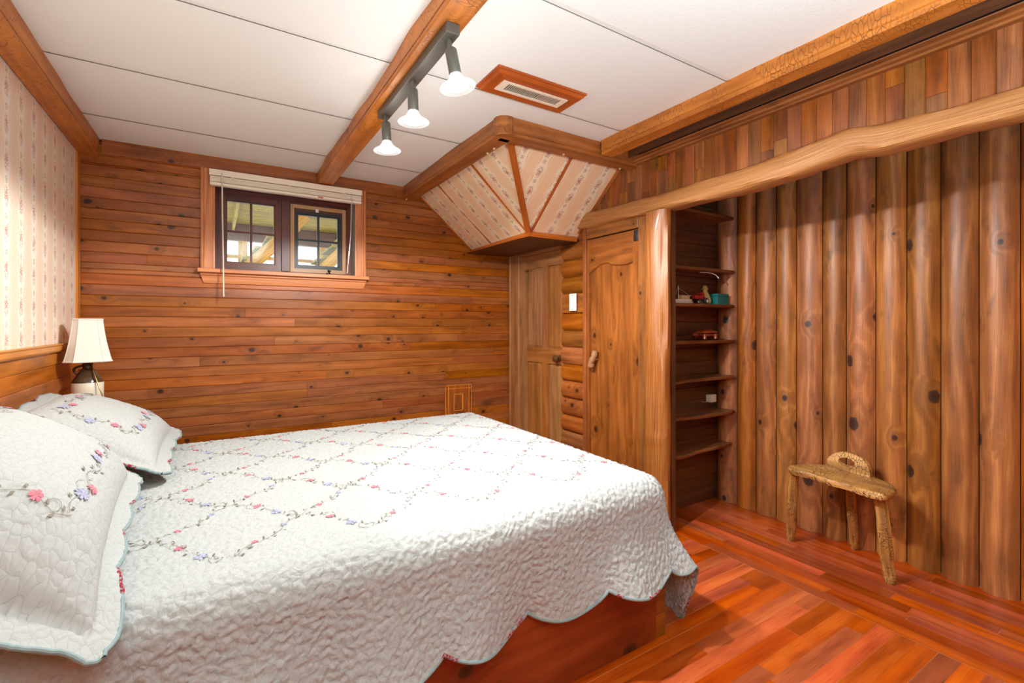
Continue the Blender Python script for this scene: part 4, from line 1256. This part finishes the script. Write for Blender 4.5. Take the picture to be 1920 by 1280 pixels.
def quilt():
    X, Y = flat_grid(.0052)
    P = quilt_map(X, Y); Nn = normals(P)
    flipn = Nn[X.shape[0] // 2, X.shape[1] // 2, 2] < 0
    if flipn: Nn = -Nn
    pk = Pucker(.0235, 3); pk2 = Pucker(.0085, 5)
    h = pk(X, Y) * .0046 + pk2(X * .7, Y * 1.5) * .0016
    P2 = P + Nn * (h - .002)[..., None]
    root = np_mesh('quilt', P2, np.stack([X, Y], -1), M['quilt'], None, flipn)
    so = root.modifiers.new('Solidify', 'SOLIDIFY'); so.thickness = .006; so.offset = -1
    tag(root, 'white quilted bedspread embroidered with vines and small red and blue flowers, scalloped hem', 'quilt')
    # scalloped binding along the hem
    ni, nj = P.shape[:2]
    edge = [P[i, 0] for i in range(0, ni)] + [P[ni - 1, j] for j in range(1, nj)] + [P[i, nj - 1] for i in range(ni - 2, -1, -1)]
    pts = [edge[0]]
    for p in edge:
        if np.linalg.norm(p - pts[-1]) > .006: pts.append(p)
    mb = MB(); mb.tube(pts, .0054, 8); o = mb.build('hem_binding', M['binding'], root); o['label'] = 'narrow teal and red printed hem binding'
    # embroidery
    def fn(a, b):
        e = 1e-3
        p = quilt_map(a, b); px = quilt_map(a + e, b) - p; py = quilt_map(a, b + e) - p
        n = np.cross(px, py); n /= np.linalg.norm(n, axis=-1, keepdims=True)
        hh = pk(a, b) * .0040
        return p + n * hh[:, None] * 1.0, n
    E = Embroid(fn)
    px, py = .352, .352
    x0, y0 = -.315, 1.315
    nx, ny = 6, 4
    for i in range(-1, nx):
        for j in range(ny * 2):
            # lattice nodes: rows half a period apart
            ox = x0 + px * i + (px / 2 if j % 2 else 0); oy = y0 + py / 2 * j
            for sx in (1, -1):
                p0 = (ox, oy); p1 = (ox + sx * px / 2, oy + py / 2)
                if not (-.45 < p0[0] < 1.48 and -.45 < p1[0] < 1.48 and p1[1] < 2.74): continue
                if sx == 1: E.vine(p0, p1, .010, ((.30, 3, .0095), (.72, 2, .0095)), 14, False, 1.5)
                else: E.vine(p0, p1, .012, ((.33, 2, .0155), (.66, 3, .013)), 11, True, 1.0)
    o = E.build('embroidery_pattern', [M['thread'], M['leaf'], M['blue'], M['rose']], root, .0008)
    o['label'] = 'embroidered vines with grey-green leaves and red and blue flowers'
quilt()

# ------------------------------------------------------------------ pillows
def pillow(name, label, centre, ang_tilt, half, T, rot, seed, droop=0.0, zmin=None):
    """half=(along, across); local x along bed width (+Y world), y up the slope"""
    hx, hy = half; FL = .045
    nu = int((hx + FL) * 2 / .006); nv = int((hy + FL) * 2 / .006)
    u = np.linspace(-1, 1, nu); v = np.linspace(-1, 1, nv)
    Uu, Vv = np.meshgrid(u, v, indexing='ij')
    # flange outline scallops
    ax, ay = hx + FL, hy + FL
    sc = .19
    x = Uu * ax; y = Vv * ay
    exs = .014 * (np.abs(np.sin(PI * y / sc)) ** .9 - .6) ; eys = .014 * (np.abs(np.sin(PI * x / sc + .6)) ** .9 - .6)
    wx = smst(np.abs(Uu), .86, 1); wy = smst(np.abs(Vv), .82, 1)
    x = x + np.sign(Uu) * exs * wx; y = y + np.sign(Vv) * eys * wy
    # round the corners of the flange
    cr = np.clip((np.abs(Uu) - .84) / .16, 0, 1) * np.clip((np.abs(Vv) - .76) / .24, 0, 1)
    cxr = np.clip((np.abs(Uu) - .84) / .16, 0, 1); cyr = np.clip((np.abs(Vv) - .76) / .24, 0, 1)
    fr = np.where(cr > 0, np.maximum(cxr, cyr) / (np.hypot(cxr, cyr) + 1e-9), 1.0)
    x = x - np.sign(Uu) * (1 - fr) * cxr * .16 * ax; y = y - np.sign(Vv) * (1 - fr) * cyr * .24 * ay
    bx = np.clip(np.abs(x) / hx, 0, 1); by = np.clip(np.abs(y) / hy, 0, 1)
    body = (np.clip(1 - bx ** 2.6, 0, 1) ** .5) * (np.clip(1 - by ** 2.6, 0, 1) ** .55)
    # dog ears: pinch sides inward between the corners
    pin = 1 - .05 * (1 - by ** 2) * smst(bx, .3, 1); piny = 1 - .06 * (1 - bx ** 2) * smst(by, .3, 1)
    x = x * pin; y = y * piny
    pk = Pucker(.027, seed); pk2 = Pucker(.009, seed + 9)
    hgt = pk(x + 3, y + 5) * .0026 + pk2(x, y) * .001
    seam = np.exp(-((np.maximum(np.abs(x) / hx / pin, np.abs(y) / hy / piny) - 1.0) / .012) ** 2) * .004
    lump = 1 + .06 * np.sin(x * 7 + seed) * np.cos(y * 9)
    zt = T * body * lump + .004 + hgt - seam
    zb = -T * .32 * body - .002
    n = Vector((math.sin(ang_tilt), 0, math.cos(ang_tilt)))
    ex = Matrix.Rotation(rot, 3, n) @ Vector((0, 1, 0)); ey = n.cross(ex) * -1
    if ey.x > 0: ey = -ey
    ex_, ey_, n_ = (np.array(q) for q in (ex, ey, n)); c = np.array(centre)
    def place(x, y, z):
        p = c + x[..., None] * ex_ + y[..., None] * ey_ + z[..., None] * n_
        if droop:
            d = np.maximum(0, Ye0 + .03 - p[..., 1]); p[..., 2] = p[..., 2] - droop * d * d / (d + .06)
        if zmin is not None:
            p[..., 2] = np.where(p[..., 1] > Ye0, zmin + np.where(p[..., 2] - zmin > .03, p[..., 2] - zmin, .03 * np.exp(np.minimum((p[..., 2] - zmin - .03) / .03, 0))), p[..., 2])
        return p
    Pt = place(x, y, zt); Pb = place(x, y, zb)
    root = np_mesh(name, Pt, np.stack([x + 3, y + 5], -1), M['quilt'])
    nn = normals(Pt); up = nn[nu // 2, nv // 2] @ n_
    if up < 0:
        root.data.flip_normals()
    tag(root, label, 'pillow')
    ob = np_mesh('back_panel', Pb, np.stack([x, y], -1), M['shade'], root)
    # piping
    edge = [Pt[i, 0] for i in range(nu)] + [Pt[nu - 1, j] for j in range(1, nv)] + [Pt[i, nv - 1] for i in range(nu - 2, -1, -1)] + [Pt[0, j] for j in range(nv - 2, -1, -1)]
    pts = [edge[0]]
    for p in edge:
        if np.linalg.norm(p - pts[-1]) > .006: pts.append(p)
    mb = MB(); mb.tube([q - n_ * .003 for q in pts], .0046, 8, caps=False); o = mb.build('piping', M['binding'], root); o['label'] = 'narrow teal and red printed piping'
    # embroidery wreath: surface height by interpolation on the grid in (x,y)
    def fn(a, b):
        bx = np.clip(np.abs(a) / hx, 0, 1); by = np.clip(np.abs(b) / hy, 0, 1)
        body = (np.clip(1 - bx ** 2.6, 0, 1) ** .5) * (np.clip(1 - by ** 2.6, 0, 1) ** .55)
        pin = 1 - .05 * (1 - by ** 2) * smst(bx, .3, 1); piny = 1 - .06 * (1 - bx ** 2) * smst(by, .3, 1)
        aa, bb = a * pin, b * piny
        z = T * body * (1 + .06 * np.sin(aa * 7 + seed) * np.cos(bb * 9)) + .004 + pk(aa + 3, bb + 5) * .0026
        p = place(aa, bb, z); return p, np.repeat(n_[None], len(a), 0)
    E = Embroid(fn); w, h = hx * .70, hy * .52
    fl = ((.12, 2, .018), (.2, 3, .014), (.5, 2, .018), (.58, 3, .014), (.86, 2, .016), (.93, 3, .012))
    E.vine((-w, -h), (w, -h), .012, fl, 26, True, 4); E.vine((-w, h), (w, h), .012, fl, 26, True, 4)
    E.vine((-w, -h), (-w, h), .010, ((.3, 3, .013), (.6, 2, .016)), 12, True, 2); E.vine((w, -h), (w, h), .010, ((.4, 3, .013), (.7, 2, .016)), 12, True, 2)
    o = E.build('embroidery_pattern', [M['thread'], M['leaf'], M['blue'], M['rose']], root, .0035)
    o['label'] = 'embroidered vine border with small flowers'
    return root
pillow('pillow', 'white quilted pillow propped against the wainscot below the lamp', (-.372, 2.362, .745), math.radians(25), (.355, .215), .092, 0.0, 21)
pillow('pillow', 'white quilted pillow nearest the camera, overhanging the near edge of the bed', (-.405, 1.508, .775), math.radians(33), (.39, .225), .125, math.radians(4), 33, droop=.55)

# ------------------------------------------------------------------ nightstand and lamp
def nightstand():
    t = thing('nightstand', 'small wooden nightstand hidden behind the pillow under the lamp', 'nightstand', (-.5, 3.05, 0))
    b = MB(); b.box((-.61, 2.90, .675), (-.40, 3.25, .70), 0); b.build('top', M['night'], t, bevel=.003)
    for x in (-.6, -.43):
        for y in (2.91, 3.21):
            l = MB(); l.box((x, y, 0), (x + .025, y + .025, .675), 2); l.build('leg', M['night'], t)
    a = MB(); a.box((-.595, 2.915, .55), (-.41, 3.235, .66), 0); a.build('drawer', M['night'], t)
nightstand()

def lamp():
    cx, cy, z0 = -.525, 3.02, .70
    t = thing('table_lamp', 'stoneware jug table lamp with white paneled bell shade in the corner', 'lamp', (cx, cy, z0))
    j = MB(); j.lathe([(0, 0), (.056, 0), (.060, .006), (.060, .12), (.0605, .168), (.058, .172)], (cx, cy, z0), 40); o = j.build('jug_body', M['cream'], t); o['label'] = 'cream glazed jug body'
    s = MB(); s.lathe([(.0595, .170), (.0585, .176), (.046, .196), (.030, .222), (.020, .236), (.0175, .245), (.019, .252), (.021, .256), (.019, .262), (.0, .262)], (cx, cy, z0), 40); o = s.build('jug_shoulder', M['brown'], t); o['label'] = 'dark brown glazed jug shoulder'
    h = MB(); hp = []
    dx, dy = -.80, .10
    for i in range(13):
        a = i / 12
        r = .019 + .036 * math.sin(PI * min(1, a * 1.15)) ** .8 + .020 * a
        z = .250 - .064 * a + .012 * math.sin(a * PI)
        hp.append((cx + dx * r, cy + dy * r, z0 + z))
    h.tube(hp, [.0052] * 13, 10); o = h.build('jug_handle', M['brown'], t); o['label'] = 'dark brown loop handle'
    k = MB(); k.lathe([(.010, .258), (.010, .275), (.016, .276), (.016, .31), (.008, .312), (.004, .35), (.004, .47), (.0, .47)], (cx, cy, z0), 20)
    for a in (0, PI):
        k.tube([(cx + .018 * math.cos(a), cy + .018 * math.sin(a), z0 + .268), (cx + .03 * math.cos(a), cy + .03 * math.sin(a), z0 + .31), (cx + .02 * math.cos(a), cy + .02 * math.sin(a), z0 + .45), (cx, cy, z0 + .465)], .0018, 6)
    k.build('socket', M['metal'], t)
    c = MB(); c.tube([(cx + .015, cy - .012, z0 + .258), (cx + .035, cy - .05, z0 + .20), (cx + .065, cy - .07, z0 + .11), (cx + .078, cy - .075, z0 + .02), (cx + .10, cy - .09, z0 + .003), (cx + .12, cy - .10, z0 + .003)], .0026, 8); o = c.build('cord', M['metal'], t); o['label'] = 'brownish lamp cord'
    # square-cut-corner bell shade, hollow
    sh = MB(); n = 9; rot = math.radians(12)
    def outline(r):
        c = r * .62
        P = [(r, -c), (r, c), (c, r), (-c, r), (-r, c), (-r, -c), (-c, -r), (c, -r)]
        return [(cx + x * math.cos(rot) - y * math.sin(rot), cy + x * math.sin(rot) + y * math.cos(rot)) for x, y in P]
    zb, zt = z0 + .272, z0 + .472
    rad = lambda u: .053 + (.086 - .053) * (.55 * u + .45 * u ** 2.2)
    def skin(off, flip):
        P = [[(x, y, zt + (zb - zt) * i / n) for x, y in outline(rad(i / n) + off)] for i in range(n + 1)]
        for i in range(n):
            for k in range(8):
                q = [P[i][k], P[i][(k + 1) % 8], P[i + 1][(k + 1) % 8], P[i + 1][k]]
                sh.face(q[::-1] if flip else q, None)
        return P
    A = skin(0, False); B = skin(-.003, True)
    for r in (0, n):
        for k in range(8): sh.face([A[r][k], A[r][(k + 1) % 8], B[r][(k + 1) % 8], B[r][k]], None)
    so = sh.build('lamp_shade', M['shade'], t); so['label'] = 'white fabric bell shade'
    p = MB()
    for r, w in ((0, .0035), (n, .004)):
        ring = [Vector(q) for q in A[r]]
        for k in range(8): p.tube([ring[k], ring[(k + 1) % 8]], w, 8)
    for k in range(8): p.tube([A[i][k] for i in range(n + 1)], .0016, 6)
    p.build('shade_trim', M['shade'], so)
lamp()

# ------------------------------------------------------------------ stool
def stool():
    t = thing('milking_stool', 'rough three-legged wooden stool with an arched handle against the log wall', 'stool', (2.6, 1.1, 0))
    zt, th = .418, .030
    # plan outline (x toward wall, y along wall), counter-clockwise
    ctl = [(2.49, 1.318), (2.455, 1.27), (2.462, 1.19), (2.452, 1.11), (2.465, 1.03), (2.440, .95), (2.438, .905), (2.455, .882), (2.52, .875), (2.60, .895), (2.66, .945), (2.70, 1.02), (2.712, 1.11), (2.70, 1.20), (2.64, 1.275), (2.56, 1.318)]
    def cat(c, m=5):
        out = []; n = len(c)
        for i in range(n):
            a, b, d, e = (np.array(c[(i + k) % n]) for k in (-1, 0, 1, 2))
            for k in range(m):
                u = k / m; out.append(.5 * (2 * b + (d - a) * u + (2 * a - 5 * b + 4 * d - e) * u * u + (3 * b - a - 3 * d + e) * u ** 3))
        return np.array(out)
    o = cat(ctl); c = o.mean(0); s = MB(); n = len(o)
    rings = []
    for (f, z) in ((0.0, 0), (.5, .0015), (.9, 0), (.975, -.003), (1.0, -.010), (.995, -.02), (.97, -th), (.5, -th), (0, -th)):
        rings.append([(c[0] + (p[0] - c[0]) * f, c[1] + (p[1] - c[1]) * f, zt + z + .003 * math.sin(p[1] * 17) + .02 * (p[1] - 1.1)) for p in o])
    P = [rg + [rg[0]] for rg in rings]
    U = [[(q[1] + 3, q[0] + (q[2] - zt)) for q in rg] for rg in P]
    s.grid(P, U, (.5, .5, .5), 0, True)
    s.build('seat', M['stool'], t, sharp=50)
    # arched handle with an oval hole, leaning back
    h = MB(); y0, y1 = 1.02, 1.215; yc = (y0 + y1) / 2; H = .095; n = 40; lean = .12; th2 = .013
    def pt(y, z, d): return (2.672 + d + z * lean, y, zt - .004 + z)
    outer = [(yc + (y1 - y0) / 2 * math.cos(a), H * max(0, math.sin(a)) ** .8) for a in np.linspace(0, PI, n)] + [(yc - (y1 - y0) / 2 + (y1 - y0) * k / n, 0) for k in range(1, n)]
    inner = [(yc + .005 + .036 * math.cos(a), .048 + .020 * math.sin(a)) for a in np.linspace(0, PI, n)] + [(yc + .005 - .036 * math.cos(a), .048 - .020 * math.sin(a)) for a in np.linspace(0, PI, n + 1)[1:-1]]
    m = min(len(outer), len(inner)); outer, inner = outer[:m], inner[:m]
    G = []
    for d in (-th2, th2):
        G.append([pt(y, z, d) for y, z in outer] ); G.append([pt(y, z, d) for y, z in inner])
    seqs = [(G[0], G[1]), (G[1], G[3]), (G[3], G[2]), (G[2], G[0])]
    for A, B in seqs:
        for k in range(m):
            q = [A[k], A[(k + 1) % m], B[(k + 1) % m], B[k]]
            h.face(q, [(p[1] + 5, p[2] + p[0]) for p in q], (.5, .5, .5), 0, False)
    h.build('handle', M['stool'], t)
    for (a, b, w) in (((2.50, 1.285, zt - th + .002), (2.585, 1.350, 0), .0235), ((2.52, .925, zt - th + .002), (2.541, .893, 0), .0265), ((2.665, 1.10, zt - th + .002), (2.765, 1.125, 0), .022)):
        l = MB(); a, b = Vector(a), Vector(b); pts = []; rad = []
        for i in range(15):
            u = i / 14; p = a.lerp(b, u); p += Vector((.004 * math.sin(u * 9), .006 * math.sin(u * PI) + .003 * math.sin(u * 7 + w * 300), 0))
            if i == 14: p.z = 0.0
            pts.append(p); rad.append(w * (.86 + .16 * math.sin(u * PI * .9 + .3)) * (1 + .05 * math.sin(u * 23 + w * 900)) * (.82 if i in (14,) else 1))
        l.tube(pts, rad, 9); l.build('leg', M['stool'], t, sharp=25)
stool()

# ------------------------------------------------------------------ corner shelves
SZ = [1.832, 1.490, 1.272, 1.050, .822, .602, .392]
def shelves():
    t = thing('corner_shelves', 'seven dark live-edge shelves stacked between the post and the log wall', 'shelf unit', (2.47, 1.88, 0))
    rr = random.Random(4)
    for k, z in enumerate(SZ):
        mb = MB(); n = 24; th = .02; ph = rr.uniform(0, 6); amp = .004 + .002 * k if k < 4 else .014
        P, U = [], []
        for i in range(n + 1):
            x = 2.152 + (2.806 - 2.152) * i / n
            f = 1.808 + (amp * math.sin(x * 8 + ph) + amp * .5 * math.sin(x * 19 + ph) if 0 < k else 0) + .012 * max(0, (x - 2.74) / .066)
            row = [(x, 1.950, z), (x, f + .006, z), (x, f, z - .005), (x, f + .001, z - th + .004), (x, f + .006, z - th), (x, 1.950, z - th)]
            P.append(row); U.append([(x + 3 * k, q[1] + q[2]) for q in row])
        mb.grid(P, U, (.5, .5, .5), 0, True)
        mb.face(P[0]); mb.face(P[-1])
        o = mb.build('shelf', M['shelf'], t, sharp=30)
        if k: 
            cl = MB(); cl.box((2.152, 1.93, z - th - .02), (2.79, 1.948, z - th - .0005), 0, (.2, .5, .5)); cl.build('cleat', M['dark'], o)
shelves()

def shelf_things():
    z = SZ[2]; y = 1.86
    b = thing('toy_boat', 'white model boat with a thin mast at the left end of the shelf', 'toy boat', (2.36, y, z))
    h = MB(); P = []
    for i in range(13):
        u = i / 12; x = 2.275 + .172 * u; w = .022 * (math.sin(PI * min(1, .25 + u * .62)) ** .6) * (1 - max(0, (u - .85) / .15) * .9)
        P.append([(x, y - w * .7, z + .0002), (x, y - w, z + .018 + .004 * u * u), (x, y - w * .8, z + .0235 + .004 * u * u), (x, y + w * .8, z + .0235 + .004 * u * u), (x, y + w, z + .018 + .004 * u * u), (x, y + w * .7, z + .0002)])
    h.grid(P, [[(q[0], q[1]) for q in r] for r in P], (.5, .5, .5), 0, True, close_v=True); h.face(P[0]); h.face(P[-1])
    h.build('hull', M['hull'], b)
    c = MB(); c.box((2.335, y - .012, z + .024), (2.41, y + .012, z + .046), 0, (.5, .5, .5)); c.box((2.33, y - .014, z + .046), (2.425, y + .014, z + .049), 0, (.5, .5, .5)); c.build('cabin', M['tan'], b, bevel=.001)
    m = MB(); m.tube([(2.322, y, z + .024), (2.322, y, z + .105)], .0016, 6); m.tube([(2.322, y, z + .092), (2.42, y, z + .05)], .0006, 5); m.tube([(2.322, y, z + .10), (2.285, y, z + .03)], .0006, 5); m.build('mast', M['hull'], b)
    # tractor
    t = thing('toy_tractor', 'red toy tractor with a big black rear wheel between the boat and the vase', 'toy tractor', (2.5, y, z))
    d = MB(); d.box((2.462, y - .012, z + .03), (2.528, y + .012, z + .052), 0, (.5, .5, .5)); d.box((2.515, y - .016, z + .03), (2.553, y + .016, z + .046), 0, (.5, .5, .5)); d.box((2.533, y - .01, z + .046), (2.555, y + .01, z + .066), 0, (.5, .5, .5))
    d.tube([(2.49, y, z + .05), (2.49, y, z + .078)], .003, 8); d.tube([(2.50, y, z + .062), (2.555, y, z + .072)], .004, 8)
    d.build('body', M['red'], t, bevel=.002)
    Mx = Matrix.Rotation(PI / 2, 4, 'X')
    def wheel(x, yy, r, w):
        q = MB(); q.lathe([(r * .55, -w), (r * .9, -w), (r, -w * .6), (r, w * .6), (r * .9, w), (r * .55, w)], (x, yy, z + r + .0005), 28, 0, Mx); o = q.build('wheel', M['tire'], t)
        k = MB(); k.lathe([(0, w * .8), (r * .2, w * .8), (r * .25, w * .3), (r * .5, w * .35), (r * .58, w * .95), (r * .58, -w * .95), (0, -w * .9)], (x, yy, z + r + .0005), 24, 0, Mx); k.build('hub', M['hub'], o)
    wheel(2.546, y - .026, .0185, .008); wheel(2.546, y + .026, .0185, .008); wheel(2.474, y - .02, .011, .005); wheel(2.474, y + .02, .011, .005)
    v = MB(); v.lathe([(0, 0), (.024, 0), (.034, .006), (.038, .022), (.034, .042), (.022, .066), (.014, .082), (.013, .090), (.019, .096), (.020, .101), (.013, .106), (.012, .114), (.009, .118), (.0, .118)], (2.612, y + .03, z + .0003), 32)
    tag(v.build('vase', M['vase']), 'mustard gourd-shaped ceramic bottle beside the teal box', 'vase')
    bx = thing('teal_box', 'small teal box at the right end of the shelf', 'box', (2.72, y, z))
    k = MB(); k.box((2.655, y - .03, z + .0003), (2.765, y + .03, z + .052), 0, (.5, .5, .5)); k.build('body', M['teal'], bx, bevel=.002)
    k = MB(); k.box((2.653, y - .032, z + .0525), (2.767, y + .032, z + .068), 0, (.5, .5, .5)); k.build('lid', M['teal'], bx, bevel=.002)
    # turtle
    z = SZ[3]; t = thing('turtle_box', 'carved reddish wooden turtle with domed shell lid on the shelf', 'turtle carving', (2.57, y, z))
    def ell(mb, c, r, n=20, m=10, lo=-PI / 2):
        P = [[(c[0] + r[0] * math.cos(a) * math.cos(b), c[1] + r[1] * math.cos(a) * math.sin(b), c[2] + r[2] * math.sin(a)) for b in np.linspace(0, 2 * PI, n, endpoint=False)] for a in np.linspace(lo, PI / 2, m)]
        mb.grid(P, [[(p[0], p[1] + p[2]) for p in r_] for r_ in P], (.5, .5, .5), 0, True, close_v=True)
    k = MB(); ell(k, (2.575, y, z + .032), (.088, .040, .018)); k.build('body', M['turtle'], t)
    k = MB(); ell(k, (2.58, y, z + .046), (.098, .044, .022), lo=0); k.lathe([(.0, .0), (.1, 0)], (2.58, y, -5), 3); o = None
    k = MB(); ell(k, (2.58, y, z + .045), (.098, .043, .022), lo=0); k.face([(2.58 + .098 * math.cos(b), y + .043 * math.sin(b), z + .045) for b in np.linspace(0, 2 * PI, 20, endpoint=False)]); k.build('shell_lid', M['turtle'], t)
    k = MB(); k.tube([(2.50, y - .005, z + .03), (2.47, y - .012, z + .034), (2.446, y - .016, z + .037), (2.43, y - .018, z + .036)], [.013, .012, .014, .006], 12); k.build('head', M['turtle'], t)
    for (x, yy) in ((2.52, -.034), (2.625, -.034), (2.53, .03), (2.63, .03)):
        k = MB(); k.tube([(x, y + yy, z + .032), (x - .006, y + yy * 1.15, z + .016), (x - .010, y + yy * 1.2, z + .0065)], [.014, .012, .010], 10); k.build('leg', M['turtle'], t)
    k = MB(); k.tube([(2.655, y, z + .025), (2.675, y - .006, z + .014), (2.692, y - .01, z + .006)], [.009, .007, .004], 10); k.build('tail', M['turtle'], t)
    # outlet box and wires
    o = thing('wall_outlet', 'small beige outlet box on the side wall between the lower shelves', 'outlet', (2.74, 1.93, .67))
    k = MB(); k.box((2.705, 1.915, .643), (2.765, 1.950, .692), 0, (.5, .5, .5)); k.build('box', M['cream'], o, bevel=.002)
    k = MB(); k.tube([(2.705, 1.93, .66), (2.69, 1.925, .650), (2.665, 1.925, .648), (2.635, 1.93, .655)], .0015, 6); k.build('wire', M['cream'], o)
    w = MB(); w.tube([(2.52, 1.86, 1.4674), (2.56, 1.84, 1.466), (2.60, 1.83, 1.462), (2.63, 1.825, 1.452), (2.645, 1.822, 1.440)], .0022, 8); w.tube([(2.643, 1.822, 1.442), (2.650, 1.821, 1.434)], .0038, 8)
    tag(w.build('cable_end', M['white']), 'short white cable end dangling under the second shelf from the top', 'cable')
shelf_things()

# ------------------------------------------------------------------ lights, world, camera
def area(name, loc, rot, size, energy, col=(1, 1, 1), sy=None):
    l = bpy.data.lights.new(name, 'AREA'); l.energy = energy; l.size = size; l.color = col
    if sy: l.shape = 'RECTANGLE'; l.size_y = sy
    o = bpy.data.objects.new(name, l); C.objects.link(o); o.location = loc; o.rotation_euler = rot
    return o
# added fill lights behind the camera, standing in for ceiling bounce and room light
area('ceiling_fill', (.5, -.42, 1.25), (math.radians(180), 0, 0), .5, CEIL_FILL, (.74, .93, 1))
area('rear_fill', (.5, -1.1, 2.12), (0, 0, 0), .9, REAR_FILL, (.97, .98, 1))

w = bpy.data.worlds.new('World'); bpy.context.scene.world = w; w.use_nodes = True
w.node_tree.nodes['Background'].inputs[0].default_value = (.93, .97, 1, 1); w.node_tree.nodes['Background'].inputs[1].default_value = SKY

cam = bpy.data.cameras.new('Camera'); co = bpy.data.objects.new('Camera', cam); C.objects.link(co)
co.location = (0, 0, 1.15); co.rotation_euler = (math.radians(90), 0, math.radians(-31.966))
cam.sensor_width = 36; cam.lens = 888.9 / 1920 * 36; cam.shift_y = -(640 - 607.1) / 1920; cam.clip_start = .02
sc = bpy.context.scene; sc.camera = co
sc.view_settings.view_transform = 'Standard'; sc.view_settings.look = 'None'; sc.view_settings.gamma = 1
sc.view_settings.use_curve_mapping = False; sc.view_settings.exposure = EXPO
sc.cycles.use_denoising = True; sc.cycles.use_adaptive_sampling = True; sc.cycles.adaptive_threshold = .02
sc.cycles.max_bounces = 8; sc.cycles.diffuse_bounces = 5; sc.cycles.glossy_bounces = 2; sc.cycles.transparent_max_bounces = 8
sc.cycles.sample_clamp_indirect = 6; sc.cycles.caustics_reflective = False; sc.cycles.caustics_refractive = False
